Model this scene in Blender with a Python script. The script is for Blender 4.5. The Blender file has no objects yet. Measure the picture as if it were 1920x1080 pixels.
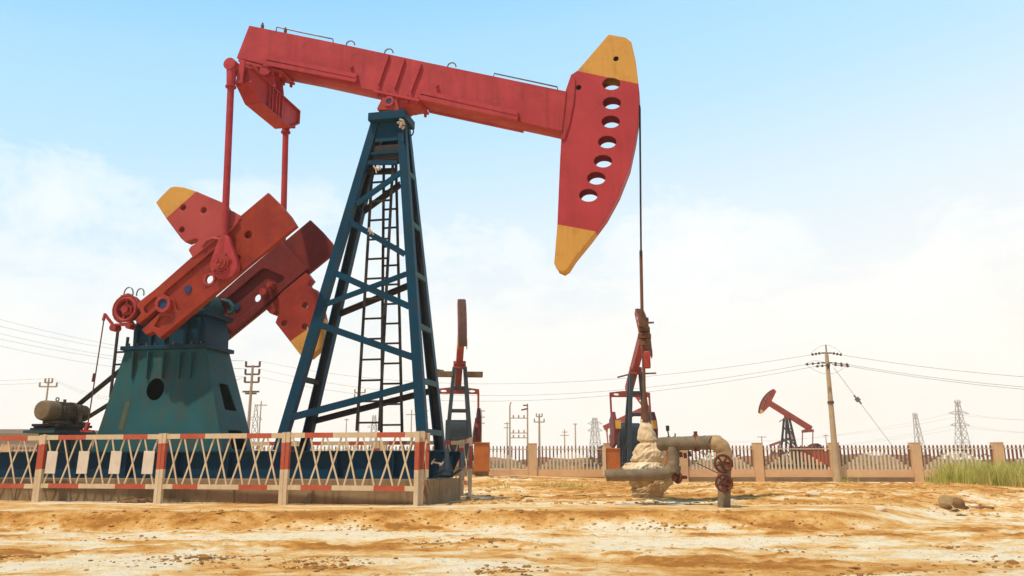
import bpy, bmesh, math, random
import numpy as np
from mathutils import Vector, Matrix
from math import sin, cos, tan, pi, radians, sqrt, atan2, atan

# ------------------------------------------------------------------ camera
sc = bpy.context.scene
FPX = 1500.0                       # focal length in pixels of a 1920 px wide frame
PITCH = atan(332.0 / FPX)
CAM_H = 0.65
cam_d = bpy.data.cameras.new("camera"); cam = bpy.data.objects.new("camera", cam_d)
sc.collection.objects.link(cam); sc.camera = cam
cam_d.sensor_width = 36.0; cam_d.lens = 36.0 * FPX / 1920.0
cam_d.clip_start = 0.05; cam_d.clip_end = 9000
cam.location = (0, 0, CAM_H); cam.rotation_euler = (pi / 2 + PITCH, 0, 0)

# ------------------------------------------------------------------ light
SUN_EL, SUN_AZ = radians(64), radians(229)      # azimuth measured from +Y towards +X
sun_d = bpy.data.lights.new("sun", 'SUN'); sun = bpy.data.objects.new("sun", sun_d)
sc.collection.objects.link(sun)
sun_d.energy = 3.6; sun_d.angle = radians(1.5); sun_d.color = (1.0, 0.91, 0.75)
sdir = Vector((sin(SUN_AZ) * cos(SUN_EL), cos(SUN_AZ) * cos(SUN_EL), sin(SUN_EL)))
sun.rotation_euler = sdir.to_track_quat('Z', 'Y').to_euler()

world = bpy.data.worlds.new("World"); sc.world = world; world.use_nodes = True
wn = world.node_tree; wn.nodes.clear()
def N(nt, typ, **kw):
    n = nt.nodes.new(typ)
    for k, v in kw.items(): setattr(n, k, v)
    return n
def Lk(nt, a, b): nt.links.new(a, b)
def ramp(nt, stops, interp='LINEAR'):
    r = N(nt, 'ShaderNodeValToRGB'); cr = r.color_ramp; cr.interpolation = interp
    while len(cr.elements) < len(stops): cr.elements.new(0.5)
    for e, (p, c) in zip(cr.elements, stops):
        e.position = p; e.color = (c[0], c[1], c[2], 1) if len(c) == 3 else c
    return r
def math_(nt, op, a, b=None, clamp=False):
    m = N(nt, 'ShaderNodeMath', operation=op, use_clamp=clamp)
    for i, v in enumerate((a, b)):
        if v is None: continue
        if isinstance(v, (int, float)): m.inputs[i].default_value = v
        else: Lk(nt, v, m.inputs[i])
    return m.outputs[0]
def mixc(nt, fac, a, b, blend='MIX'):
    m = N(nt, 'ShaderNodeMix', data_type='RGBA', blend_type=blend)
    for s, v in ((m.inputs[0], fac), (m.inputs[6], a), (m.inputs[7], b)):
        if isinstance(v, (int, float)): s.default_value = v
        elif isinstance(v, (tuple, list)): s.default_value = (v[0], v[1], v[2], 1)
        else: Lk(nt, v, s)
    return m.outputs[2]
sky = N(wn, 'ShaderNodeTexSky', sky_type='NISHITA', sun_disc=False)
sky.sun_elevation = SUN_EL; sky.sun_rotation = SUN_AZ; sky.dust_density = 2.0; sky.ozone_density = 1.4
skys = N(wn, 'ShaderNodeVectorMath', operation='SCALE'); Lk(wn, sky.outputs[0], skys.inputs[0]); skys.inputs[3].default_value = 1.0
tc = N(wn, 'ShaderNodeTexCoord')
sep = N(wn, 'ShaderNodeSeparateXYZ'); Lk(wn, tc.outputs['Generated'], sep.inputs[0])
zz = sep.outputs[2]
# thin high haze: white towards the horizon, blue above; thinner to the left
hz = ramp(wn, [(0.0, (10.2, 9.6, 8.3)), (0.06, (10.2, 9.8, 8.8)), (0.15, (9.6, 9.8, 9.7)), (0.27, (7.9, 9.3, 10.1)),
               (0.40, (5.2, 8.2, 10.5)), (0.50, (4.0, 7.5, 10.5)), (0.60, (2.0, 6.0, 10.3)), (0.78, (0.8, 2.4, 5.2)), (1.0, (0.6, 1.6, 3.8))])
sidex = math_(wn, 'MULTIPLY', sep.outputs[0], -0.13)
zz2 = math_(wn, 'ADD', zz, sidex)
behind = math_(wn, 'MULTIPLY', math_(wn, 'MINIMUM', sep.outputs[1], 0.0), -0.85)  # unseen sky behind the camera, darkened to lower the ambient light
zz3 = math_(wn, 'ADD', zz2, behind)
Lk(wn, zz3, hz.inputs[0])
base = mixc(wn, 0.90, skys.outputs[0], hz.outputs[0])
# clouds on a flat layer seen in perspective
mp = N(wn, 'ShaderNodeMapping'); Lk(wn, tc.outputs['Generated'], mp.inputs[0])
mp.inputs['Scale'].default_value = (3.2, 3.2, 5.4); mp.inputs['Location'].default_value = (1.35, 0.2, 0.30)
n1 = N(wn, 'ShaderNodeTexNoise'); n1.inputs['Scale'].default_value = 1.7; n1.inputs['Detail'].default_value = 9; n1.inputs['Roughness'].default_value = 0.61
n1.inputs['Distortion'].default_value = 0.25
Lk(wn, mp.outputs[0], n1.inputs[0])
elevw = ramp(wn, [(0.0, (.30,) * 3), (0.12, (.22,) * 3), (0.24, (.13,) * 3), (0.33, (.05,) * 3), (0.42, (0,) * 3)])
Lk(wn, zz, elevw.inputs[0])
cl = math_(wn, 'ADD', n1.outputs[0], elevw.outputs[0])
hi = math_(wn, 'MULTIPLY', math_(wn, 'SUBTRACT', zz, 0.285, True), 1.5)
cl2 = math_(wn, 'SUBTRACT', cl, hi)
cr = ramp(wn, [(0.55, (0,) * 3), (0.61, (.26,) * 3), (0.70, (.46,) * 3), (0.88, (.7,) * 3)]); Lk(wn, cl2, cr.inputs[0])
skyc = mixc(wn, cr.outputs[0], base, (10.4, 10.25, 9.8))
bg = N(wn, 'ShaderNodeBackground'); Lk(wn, skyc, bg.inputs[0]); bg.inputs[1].default_value = 0.10
out = N(wn, 'ShaderNodeOutputWorld'); Lk(wn, bg.outputs[0], out.inputs[0])

sc.view_settings.view_transform = 'Standard'; sc.view_settings.look = 'None'
sc.view_settings.exposure = 0.14; sc.view_settings.gamma = 1.0; sc.view_settings.use_curve_mapping = False

# ------------------------------------------------------------------ helpers
rnd = random.Random(7)
COL = sc.collection
_F = Vector((0, cos(PITCH), sin(PITCH))); _U = Vector((0, -sin(PITCH), cos(PITCH))); _R = Vector((1, 0, 0)); _O = Vector((0, 0, CAM_H))
def ray(px, py): return _F + _R * ((px - 960) / FPX) + _U * ((540 - py) / FPX)
def at_y(px, py, Y):
    r = ray(px, py); return _O + r * (Y / r.y)
def at_z(px, py, Z):
    r = ray(px, py); return _O + r * ((Z - CAM_H) / r.z)
TH = radians(12)
PC = Vector((-2.19, 14.98, 0)); PA = Vector((cos(TH), -sin(TH), 0)); PN = Vector((sin(TH), cos(TH), 0))
def pl(px, py, d):
    """point of the main pump's own frame that lies d behind its centre plane"""
    r = ray(px, py); t = (d + PN.dot(PC - _O)) / PN.dot(r); q = _O + r * t - PC
    return Vector((PA.dot(q), d, q.z))
def px2(pts, d): return [(v.x, v.z) for v in (pl(x, y, d) for x, y in pts)]

def empty(name, loc=(0, 0, 0), rz=0.0):
    o = bpy.data.objects.new(name, None); COL.objects.link(o); o.location = loc; o.rotation_euler = (0, 0, rz); o.empty_display_size = .2
    return o
def tag(o, label=None, cat=None, group=None, kind=None):
    if label: o['label'] = label
    if cat: o['category'] = cat
    if group: o['group'] = group
    if kind: o['kind'] = kind
    return o
def copy_tree(o, parent=None):
    c = o.copy(); COL.objects.link(c)
    if parent is not None: c.parent = parent
    for ch in o.children: copy_tree(ch, c)
    return c

class MB:
    def __init__(s): s.bm = bmesh.new(); s.mi = 0
    def _mark(s, faces):
        for f in faces: f.material_index = s.mi
    def hexa(s, c):
        v = [s.bm.verts.new(p) for p in c]
        s._mark([s.bm.faces.new([v[i] for i in q]) for q in ((0, 3, 2, 1), (4, 5, 6, 7), (0, 1, 5, 4), (1, 2, 6, 5), (2, 3, 7, 6), (3, 0, 4, 7))])
        return s
    def box(s, c, sz):
        x, y, z = c; a, b, h = sz[0] / 2, sz[1] / 2, sz[2] / 2
        return s.hexa([(x - a, y - b, z - h), (x + a, y - b, z - h), (x + a, y + b, z - h), (x - a, y + b, z - h),
                       (x - a, y - b, z + h), (x + a, y - b, z + h), (x + a, y + b, z + h), (x - a, y + b, z + h)])
    def bar(s, p0, p1, w, t, tdir=(0, 1, 0), w1=None):
        p0 = Vector(p0); p1 = Vector(p1); d = (p1 - p0).normalized(); td = Vector(tdir)
        td = (td - d * td.dot(d)).normalized(); wd = d.cross(td); c = []
        for p, ww in ((p0, w), (p1, w1 or w)):
            c += [p - wd * ww / 2 - td * t / 2, p + wd * ww / 2 - td * t / 2, p + wd * ww / 2 + td * t / 2, p - wd * ww / 2 + td * t / 2]
        return s.hexa(c)
    def chan(s, p0, p1, w, dep, tdir, th=.018, w1=None):
        """channel: web on the outside (-tdir side), two flanges reaching along tdir"""
        p0 = Vector(p0); p1 = Vector(p1); d = (p1 - p0).normalized(); td = Vector(tdir); td = (td - d * td.dot(d)).normalized(); wd = d.cross(td)
        w1 = w1 or w
        s.bar(p0, p1, w, th, td, w1)
        for sg in (-1, 1):
            s.bar(p0 + wd * sg * (w / 2 - th / 2) + td * (dep / 2 + th / 2), p1 + wd * sg * (w1 / 2 - th / 2) + td * (dep / 2 + th / 2), th, dep, td)
        return s
    def tube(s, pts, r, n=8, closed=False, r1=None, caps=True):
        pts = [Vector(p) for p in pts]; m = len(pts); rings = []; prev = None
        for i, p in enumerate(pts):
            if closed: d = (pts[(i + 1) % m] - pts[i - 1])
            else: d = pts[min(i + 1, m - 1)] - pts[max(i - 1, 0)]
            d.normalize()
            if prev is None:
                a = Vector((0, 0, 1)) if abs(d.z) < .9 else Vector((1, 0, 0)); u = d.cross(a).normalized()
            else: u = (prev - d * prev.dot(d)).normalized()
            prev = u; v = d.cross(u)
            rr = r(i / (m - 1)) if callable(r) else (r if r1 is None else r + (r1 - r) * i / (m - 1))
            rings.append([s.bm.verts.new(p + (u * cos(2 * pi * k / n) + v * sin(2 * pi * k / n)) * rr) for k in range(n)])
        fs = []
        for i in range(m if closed else m - 1):
            A, B = rings[i], rings[(i + 1) % m]
            for k in range(n): fs.append(s.bm.faces.new((A[k], A[(k + 1) % n], B[(k + 1) % n], B[k])))
        if caps and not closed: fs.append(s.bm.faces.new(rings[0][::-1])); fs.append(s.bm.faces.new(rings[-1]))
        s._mark(fs); return s
    def cyl(s, p0, p1, r, n=24, r1=None): return s.tube([p0, p1], r, n, r1=r1)
    def torus(s, c, axis, R, r, n=28, m=8):
        axis = Vector(axis).normalized(); a = Vector((0, 0, 1)) if abs(axis.z) < .9 else Vector((1, 0, 0)); u = axis.cross(a).normalized(); v = axis.cross(u); c = Vector(c)
        return s.tube([c + (u * cos(2 * pi * i / n) + v * sin(2 * pi * i / n)) * R for i in range(n)], r, m, closed=True)
    def pipe(s, p0, p1, R, r, n=24):
        """hollow ring (washer) from p0 to p1"""
        p0 = Vector(p0); p1 = Vector(p1); d = (p1 - p0).normalized(); a = Vector((0, 0, 1)) if abs(d.z) < .9 else Vector((1, 0, 0)); u = d.cross(a).normalized(); v = d.cross(u)
        L = [[s.bm.verts.new(p + (u * cos(2 * pi * k / n) + v * sin(2 * pi * k / n)) * q) for k in range(n)] for p, q in ((p0, r), (p0, R), (p1, R), (p1, r))]
        fs = []
        for i in range(4):
            A, B = L[i], L[(i + 1) % 4]
            for k in range(n): fs.append(s.bm.faces.new((A[k], A[(k + 1) % n], B[(k + 1) % n], B[k])))
        s._mark(fs); return s
    def prism(s, poly, f0, f1):
        """poly of 2-D points; f0, f1 map (a, b) to 3-D points of the two ends; convex or simple outline"""
        A = [s.bm.verts.new(f0(a, b)) for a, b in poly]; B = [s.bm.verts.new(f1(a, b)) for a, b in poly]; n = len(A)
        fs = [s.bm.faces.new(A), s.bm.faces.new(B[::-1])]
        for i in range(n): fs.append(s.bm.faces.new((A[(i + 1) % n], A[i], B[i], B[(i + 1) % n])))
        s._mark(fs); return s
    def plate(s, outline, holes=(), y0=0, y1=.1, bev=.006, xf=None):
        """flat plate cut from (x, z) outlines, thickness from y0 to y1, edges eased"""
        cu = bpy.data.curves.new("tmp", 'CURVE'); cu.dimensions = '2D'; cu.fill_mode = 'BOTH'
        bev = min(bev, abs(y1 - y0) * .3)
        cu.extrude = abs(y1 - y0) / 2 - bev; cu.bevel_depth = bev; cu.bevel_resolution = 1; cu.offset = -bev
        for o in [outline] + list(holes):
            sp = cu.splines.new('POLY'); sp.points.add(len(o) - 1); sp.use_cyclic_u = True
            for pt, (a, b) in zip(sp.points, o): pt.co = (a, b, 0, 1)
        ob = bpy.data.objects.new("tmp", cu); COL.objects.link(ob)
        dg = bpy.context.evaluated_depsgraph_get(); me = bpy.data.meshes.new_from_object(ob.evaluated_get(dg))
        ym = (y0 + y1) / 2
        M = Matrix(((1, 0, 0, 0), (0, 0, -1, ym), (0, 1, 0, 0), (0, 0, 0, 1)))
        if xf is not None: M = xf @ M
        me.transform(M)
        nf = len(s.bm.faces); s.bm.from_mesh(me); s.bm.faces.ensure_lookup_table(); s._mark(s.bm.faces[nf:])
        bpy.data.objects.remove(ob); bpy.data.curves.remove(cu); bpy.data.meshes.remove(me); return s
    def build(s, name, mats, parent=None, smooth=35, bevel=0, subd=0, normals=True):
        if normals: bmesh.ops.recalc_face_normals(s.bm, faces=s.bm.faces)
        me = bpy.data.meshes.new(name); s.bm.to_mesh(me); s.bm.free()
        for m in (mats if isinstance(mats, (list, tuple)) else [mats]): me.materials.append(m)
        if smooth:
            me.polygons.foreach_set('use_smooth', [True] * len(me.polygons)); me.set_sharp_from_angle(angle=radians(smooth))
        o = bpy.data.objects.new(name, me); COL.objects.link(o)
        if parent is not None: o.parent = parent
        if bevel:
            b = o.modifiers.new("bevel", 'BEVEL'); b.width = bevel; b.segments = 2; b.limit_method = 'ANGLE'; b.angle_limit = radians(40)
        return o
def circ(cx, cz, rx, rz=None, n=24, rot=0):
    rz = rz or rx
    return [(cx + rx * cos(t) * cos(rot) - rz * sin(t) * sin(rot), cz + rx * cos(t) * sin(rot) + rz * sin(t) * cos(rot)) for t in (2 * pi * i / n for i in range(n))]
def rounded(pts, r, n=5):
    o = []; m = len(pts)
    for i in range(m):
        p = Vector(pts[i]); a = Vector(pts[i - 1]) - p; b = Vector(pts[(i + 1) % m]) - p
        k = min(r, a.length * .45, b.length * .45); pa = p + a.normalized() * k; pb = p + b.normalized() * k
        for j in range(n + 1):
            t = j / n; q = pa * (1 - t) ** 2 + p * 2 * t * (1 - t) + pb * t * t; o.append((q.x, q.y))
    return o

# ------------------------------------------------------------------ materials
def mat(name, col, col2=None, rough=.55, scale=1.5, contrast=.5, dirt=None, dirt_amt=.0, bump=.0, bscale=40, metal=0.0, split=None, streak=0.0, spec=.22):
    """painted or raw surface: two tones of the same colour, blotches of dirt with their own shape, and fine bump.
    split = [(normal, offset, colour), ...]: a second paint beyond that plane of the object's own coordinates"""
    m = bpy.data.materials.new(name); m.use_nodes = True; nt = m.node_tree; b = nt.nodes['Principled BSDF']
    t = N(nt, 'ShaderNodeTexCoord'); co = t.outputs['Object']
    n = N(nt, 'ShaderNodeTexNoise'); n.inputs['Scale'].default_value = scale; n.inputs['Detail'].default_value = 6; n.inputs['Roughness'].default_value = .6; Lk(nt, co, n.inputs[0])
    col2 = col2 or tuple(c * .8 for c in col)
    lo, hi_ = .5 - .22 * (1.2 - contrast), .5 + .22 * (1.2 - contrast)
    r = ramp(nt, [(lo, (0,) * 3), (hi_, (1,) * 3)]); Lk(nt, n.outputs[0], r.inputs[0])
    c = mixc(nt, r.outputs[0], col, col2)
    for s in (split or []):
        nv, off, sc_ = s[:3]
        d = N(nt, 'ShaderNodeVectorMath', operation='DOT_PRODUCT'); Lk(nt, co, d.inputs[0]); d.inputs[1].default_value = nv
        g = math_(nt, 'GREATER_THAN', d.outputs['Value'], off)
        cc = mixc(nt, r.outputs[0], sc_, tuple(x * .88 for x in sc_)); c = mixc(nt, g, c, cc)
    if streak:
        mp_ = N(nt, 'ShaderNodeMapping'); Lk(nt, co, mp_.inputs[0]); mp_.inputs['Scale'].default_value = (7, 7, .5)
        ns = N(nt, 'ShaderNodeTexNoise'); ns.inputs['Scale'].default_value = 1.6; ns.inputs['Detail'].default_value = 5; Lk(nt, mp_.outputs[0], ns.inputs[0])
        rs = ramp(nt, [(.50, (0,) * 3), (.72, (streak,) * 3)]); Lk(nt, ns.outputs[0], rs.inputs[0])
        c = mixc(nt, rs.outputs[0], c, dirt or (.10, .05, .02))
    if dirt_amt:
        nd = N(nt, 'ShaderNodeTexNoise'); nd.inputs['Scale'].default_value = scale * 2.3; nd.inputs['Detail'].default_value = 9; nd.inputs['Roughness'].default_value = .68; Lk(nt, co, nd.inputs[0])
        rd = ramp(nt, [(.52, (0,) * 3), (.74, (dirt_amt,) * 3)]); Lk(nt, nd.outputs[0], rd.inputs[0])
        c = mixc(nt, rd.outputs[0], c, dirt or (.12, .07, .03))
    Lk(nt, c, b.inputs['Base Color'])
    rr = N(nt, 'ShaderNodeMapRange'); Lk(nt, n.outputs[0], rr.inputs[0]); rr.inputs[3].default_value = rough - .12; rr.inputs[4].default_value = min(1, rough + .15); Lk(nt, rr.outputs[0], b.inputs['Roughness'])
    b.inputs['Metallic'].default_value = metal; b.inputs['Specular IOR Level'].default_value = spec
    if bump:
        nb = N(nt, 'ShaderNodeTexNoise'); nb.inputs['Scale'].default_value = bscale; nb.inputs['Detail'].default_value = 5; Lk(nt, co, nb.inputs[0])
        bp = N(nt, 'ShaderNodeBump'); bp.inputs['Strength'].default_value = bump; bp.inputs['Distance'].default_value = .02; Lk(nt, nb.outputs[0], bp.inputs['Height']); Lk(nt, bp.outputs[0], b.inputs['Normal'])
    return m
RED, RED2 = (.47, .052, .054), (.39, .036, .038)
CR1, CR2 = (.36, .042, .013), (.25, .024, .010)
YEL = (.66, .33, .065)
M = {}
M['red'] = mat('weathered_red_paint', RED, RED2, .55, 1.7, .55, (.20, .03, .025), .55, .06, 60, streak=.40, spec=.16)
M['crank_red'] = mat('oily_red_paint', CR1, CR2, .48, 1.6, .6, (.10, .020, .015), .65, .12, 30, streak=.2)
M['crank_dark'] = mat('dark_red_with_shade', (.20, .024, .018), (.14, .017, .014), .55, 1.8, .6, (.07, .018, .014), .6, .12, 30)
M['hub_red'] = mat('bright_red_casting', (.42, .055, .038), (.30, .030, .022), .5, 6, .5, (.12, .02, .015), .5, .1, 40)
M['teal'] = mat('teal_paint', (.004, .054, .098), (.004, .038, .070), .45, 1.2, .4, (.030, .034, .028), .6, .05, 50, streak=.25, spec=.10)
M['stand_teal'] = mat('dusty_teal_paint', (.022, .108, .114), (.018, .078, .084), .5, .9, .5, (.085, .065, .03), .5, .06, 50, streak=.5, spec=.12)
M['leg_dark'] = mat('dark_steel_and_shade', (.040, .030, .024), (.025, .022, .020), .6, 3, .5, (.07, .045, .025), .4)  # near-black brown: shade on far tower members put in as colour, also dark steel
M['blue'] = mat('blue_painted_pin', (.03, .06, .14), (.02, .04, .10), .4, 6)
M['black'] = mat('opening_shade', (.006, .006, .006), None, .8)
M['belt'] = mat('black_rubber_belt', (.018, .014, .011), None, .6)
M['steel'] = mat('dark_wire_steel', (.055, .040, .030), (.03, .024, .02), .5, 8, metal=.4)
M['rust'] = mat('rusty_steel', (.20, .085, .04), (.12, .05, .025), .7, 5, .6, (.06, .03, .02), .5, .1)
M['motor'] = mat('dusty_brown_motor', (.14, .10, .055), (.09, .065, .035), .6, 4, .5, (.06, .04, .02), .6, .08)
M['dust'] = mat('dusty_cap', (.22, .155, .08), (.16, .11, .055), .75, 5, .5)
M['grey'] = mat('galvanised_rod', (.20, .19, .18), (.13, .12, .115), .45, 9, metal=.5)
M['concrete'] = mat('stained_concrete', (.34, .235, .125), (.25, .165, .085), .85, 1.1, .5, (.13, .085, .04), .6, .3, 30, streak=.6)
M['white'] = mat('dirty_white_paint', (.72, .57, .37), (.64, .47, .27), .55, 3, .4, (.34, .20, .09), .45, .08, 50, streak=.15)
M['stripe'] = mat('faded_red_paint', (.52, .105, .050), (.44, .085, .040), .55, 4, .4, (.55, .32, .2), .3, .08, 50)
M['sign'] = mat('blank_white_plate', (.78, .68, .54), (.70, .58, .43), .5, 4, .4, (.40, .25, .12), .35)
M['orange'] = mat('orange_sheet_paint', (.50, .150, .022), (.40, .105, .018), .5, 1.5, .5, (.16, .06, .02), .5)
M['pipe'] = mat('grey_lagging_cloth', (.25, .19, .115), (.17, .125, .075), .9, 5, .5, (.09, .065, .04), .5, .5, 45)
M['plastic'] = mat('cream_plastic_sheet', (.82, .66, .42), (.62, .42, .21), .42, 2.2, .5, (.34, .20, .08), .5, .25, 18)
M['plastic_dirty'] = mat('soiled_plastic_sheet', (.52, .36, .18), (.36, .22, .10), .5, 4, .5, (.14, .08, .03), .6, .3, 18)
M['valve'] = mat('rust_red_handwheel', (.19, .050, .024), (.11, .032, .018), .6, 9, .5, (.07, .03, .02), .5)
M['fence_pink'] = mat('peach_wall_paint', (.72, .45, .235), (.64, .40, .205), .8, 1.4, .4, (.36, .22, .11), .4, .1, 30)
M['plinth'] = mat('grey_plinth_concrete', (.27, .18, .095), (.20, .13, .065), .9, 1.5, .5, (.10, .065, .03), .6, .2, 20)
M['picket_cream'] = mat('cream_picket_paint', (.74, .60, .40), (.64, .50, .32), .7, 2)
M['picket_brown'] = mat('brown_picket_paint', (.27, .105, .050), (.20, .076, .036), .7, 2)
M['pole'] = mat('pale_concrete_pole', (.52, .38, .22), (.44, .31, .17), .8, 2, .4, (.25, .16, .08), .4)
M['far_pole'] = mat('weathered_wood_pole', (.40, .31, .21), (.33, .25, .16), .8, 2)
M['fitting'] = mat('brown_insulator', (.14, .075, .04), (.10, .055, .03), .5, 8)
M['wire'] = mat('grey_cable', (.30, .27, .22), None, .6)
M['pylon'] = mat('galvanised_lattice', (.30, .27, .22), (.25, .22, .18), .6, .5)
M['far_teal'] = mat('faded_blue_grey_paint', (.028, .046, .052), (.020, .034, .040), .55, 2, .5, (.09, .07, .04), .4)
M['far_red'] = mat('faded_red_beam_paint', (.36, .055, .028), (.28, .04, .022), .55, 2, .5, (.12, .03, .02), .4)
M['rust_arc'] = mat('rust_brown_arc', (.11, .045, .026), (.075, .030, .018), .6, 3, .5)
M['plank'] = mat('brown_walkway_plank', (.20, .13, .06), (.14, .085, .04), .8, 3)
M['cloth'] = mat('frayed_pale_cloth', (.55, .44, .33), (.42, .32, .22), .9, 20)
M['yellow'] = mat('yellow_tip_paint', (.80, .46, .06), (.70, .38, .05), .5, 3)

# ------------------------------------------------------------------ main pumpjack
def split(a, b, inside, d, col):
    A, B, I = (Vector(px2([q], d)[0]) for q in (a, b, inside))
    n = Vector((-(B - A).y, (B - A).x)).normalized()
    if n.dot(I - A) < 0: n = -n
    return ((n.x, 0, n.y), n.dot(A), col)
pump = empty("pumpjack", PC, -TH)
tag(pump, "big red and teal pumpjack with yellow tipped horsehead inside the striped barrier", "pumpjack")

# --- skid (base frame)
Z0, Z1 = .42, .90                                   # skid underside and top
XE = pl(837, 850, -.5).x                            # right-hand end of the skid
XL = pl(-60, 850, -.5).x
mb = MB()
for y in (-.5, .5):
    s = 1 if y > 0 else -1
    mb.hexa([(XL, y - .012, Z0 + .02), (XE - .20, y - .012, Z0 + .02), (XE - .20, y + .012, Z0 + .02), (XL, y + .012, Z0 + .02),
             (XL, y - .012, Z1 - .02), (XE, y - .012, Z1 - .02), (XE, y + .012, Z1 - .02), (XL, y + .012, Z1 - .02)])
    mb.box(((XL + XE) / 2, y, Z1 - .01), (XE - XL, .26, .02)); mb.box(((XL + XE - .2) / 2, y, Z0 + .01), (XE - .2 - XL, .26, .02))
    for k in range(9):
        x = XL + .5 + k * (XE - XL - .9) / 8.5
        mb.box((x, y - .07 - .006, (Z0 + Z1) / 2), (.016, .11, Z1 - Z0 - .045)); mb.box((x, y + .07 + .006, (Z0 + Z1) / 2), (.016, .11, Z1 - Z0 - .045))
    # slanted end flange
    mb.bar((XE - .20, y, Z0 + .02), (XE + .0, y, Z0 + .16), .012, .25); mb.box((XE + .006, y, (Z0 + .16 + Z1) / 2), (.012, .25, Z1 - Z0 - .2))
for k in range(7):
    x = XL + .4 + k * (XE - XL - .6) / 6.0
    mb.box((x, 0, (Z0 + Z1) / 2 - .02), (.10, .97, Z1 - Z0 - .14))
skid = mb.build("base_frame", M['teal'], pump)
mb = MB(); p = pl(818, 868, -.65)
mb.bar((p.x - .08, -.64, p.z + .02), (p.x + .11, -.645, p.z - .02), .03, .02); mb.bar((p.x - .09, -.64, p.z - .02), (p.x - .03, -.64, p.z + .07), .02, .02); mb.bar((p.x + .06, -.64, p.z - .05), (p.x + .13, -.64, p.z + .02), .02, .02)
mb.build("tie_cloth", M['cloth'], skid)

# --- samson post
def dz(z): return .56 - .060 * (z - .9)
def tp(px, py, side, off=0.0):
    d = .4
    for _ in range(8):
        v = pl(px, py, side * d + off); d = dz(v.z)
    return v
NL0, NL1 = tp(530, 811, -1), tp(703, 228, -1)
NR0, NR1 = tp(790, 811, -1), tp(751, 222, -1)
def ext(a, b, z):                                   # point of line a-b at height z
    t = (z - a.z) / (b.z - a.z); return a + (b - a) * t
NL0, NR0 = ext(NL0, NL1, Z1), ext(NR0, NR1, Z1)
ZT = pl(730, 226, -.22).z
NL1, NR1 = ext(NL0, NL1, ZT), ext(NR0, NR1, ZT)
mir = lambda v: Vector((v.x, -v.y, v.z))
FL0, FL1, FR0, FR1 = map(mir, (NL0, NL1, NR0, NR1))
tower = empty("samson_post"); tower.parent = pump
LW0, LW1 = .185, .165
for a, b, y in ((NL0, NL1, 1), (NR0, NR1, 1), (FL0, FL1, -1), (FR0, FR1, -1)):
    mb = MB(); mb.chan(a, b, LW0, .125, (0, y, 0), .018, LW1)
    if y < 0:                                       # shade inside the far channels, put in as a dark strip clear of the web
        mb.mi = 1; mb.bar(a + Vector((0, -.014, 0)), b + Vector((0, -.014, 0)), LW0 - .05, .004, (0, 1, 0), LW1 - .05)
    mb.build("leg", [M['teal'], M['leg_dark']], tower)
def onleg(a, b, v): return ext(a, b, v.z)
def brace(p, q, side, w, m, nm="brace"):
    a = tp(p[0], p[1], side, .0); b = tp(q[0], q[1], side, .0)
    o = Vector((0, side * .02, 0)); mb = MB()
    mb.bar(a - o, b - o, w, .05, (0, 1, 0)); mb.bar(a - o + Vector((0, -side * .055, w * .40)), b - o + Vector((0, -side * .055, w * .40)), .014, .06, (0, 1, 0))
    mb.build(nm, M[m], tower)
for p, q, w in (((668, 382), (752, 322), .10), ((655, 415), (758, 476), .11), ((608, 571), (762, 513), .095), ((622, 509), (766, 574), .12),
                ((594, 607), (772, 669), .125), ((540, 784), (780, 721), .125)):
    brace(p, q, -1, w, 'teal')
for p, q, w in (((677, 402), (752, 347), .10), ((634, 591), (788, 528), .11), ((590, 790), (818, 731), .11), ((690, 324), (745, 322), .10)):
    brace(p, q, 1, w, 'leg_dark')  # far-side braces, their shade put in as dark brown
mb = MB()
mb.bar(tp(690, 305, -1), tp(745, 305, -1), .085, .05)
mb.build("cross_bar", M['teal'], tower)
zs_l = [tp(567, 709, -1).z, tp(686, 316, -1).z, tp(640, 480, -1).z]
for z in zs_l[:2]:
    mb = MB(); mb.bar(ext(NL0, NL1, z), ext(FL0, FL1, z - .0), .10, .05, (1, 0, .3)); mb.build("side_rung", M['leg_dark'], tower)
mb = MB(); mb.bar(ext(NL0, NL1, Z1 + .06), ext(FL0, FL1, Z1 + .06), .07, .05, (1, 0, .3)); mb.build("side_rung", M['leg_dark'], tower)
for py in (322, 416, 511, 609, 713, 809):
    z = tp(768 if py < 400 else 785, py, -1).z; mb = MB(); o = Vector((LW0 * .35, 0, 0))
    mb.bar(ext(NR0, NR1, z) + o, ext(FR0, FR1, z) + o, .10, .05, (1, 0, .1)); mb.build("side_rung", M['stand_teal'], tower)
# head of the post
XT0, XT1 = NL1.x, NR1.x; xm = (XT0 + XT1) / 2
mb = MB()
ph = lambda z: ((ext(NL0, NL1, z).x), (ext(NR0, NR1, z).x))
za, zb = pl(725, 262, -.24).z, ZT
for y in (-1, 1):
    a0, a1 = ph(za); b0, b1 = ph(zb); ya, yb = dz(za) - .03, dz(zb) - .03
    mb.hexa([(a0 + .1, y * ya - .01, za), (a1 - .1, y * ya - .01, za), (a1 - .1, y * ya + .01, za), (a0 + .1, y * ya + .01, za),
             (b0 + .1, y * yb - .01, zb), (b1 - .1, y * yb - .01, zb), (b1 - .1, y * yb + .01, zb), (b0 + .1, y * yb + .01, zb)])
a0, a1 = ph(za); mb.hexa([(a1 + .05, -.33, za - .1), (a1 + .065, -.33, za - .1), (a1 + .065, .33, za - .1), (a1 + .05, .33, za - .1),
                          (XT1 + .05, -.22, zb), (XT1 + .065, -.22, zb), (XT1 + .065, .22, zb), (XT1 + .05, .22, zb)])
zc = pl(725, 283, -.25).z; c0, c1 = ph(zc)
mb.bar((c0, -dz(zc) + .05, zc), (c1, -dz(zc) + .05, zc), .06, .05)
mb.build("head_plate", M['teal'], tower)
mb = MB(); mb.mi = 0
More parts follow.
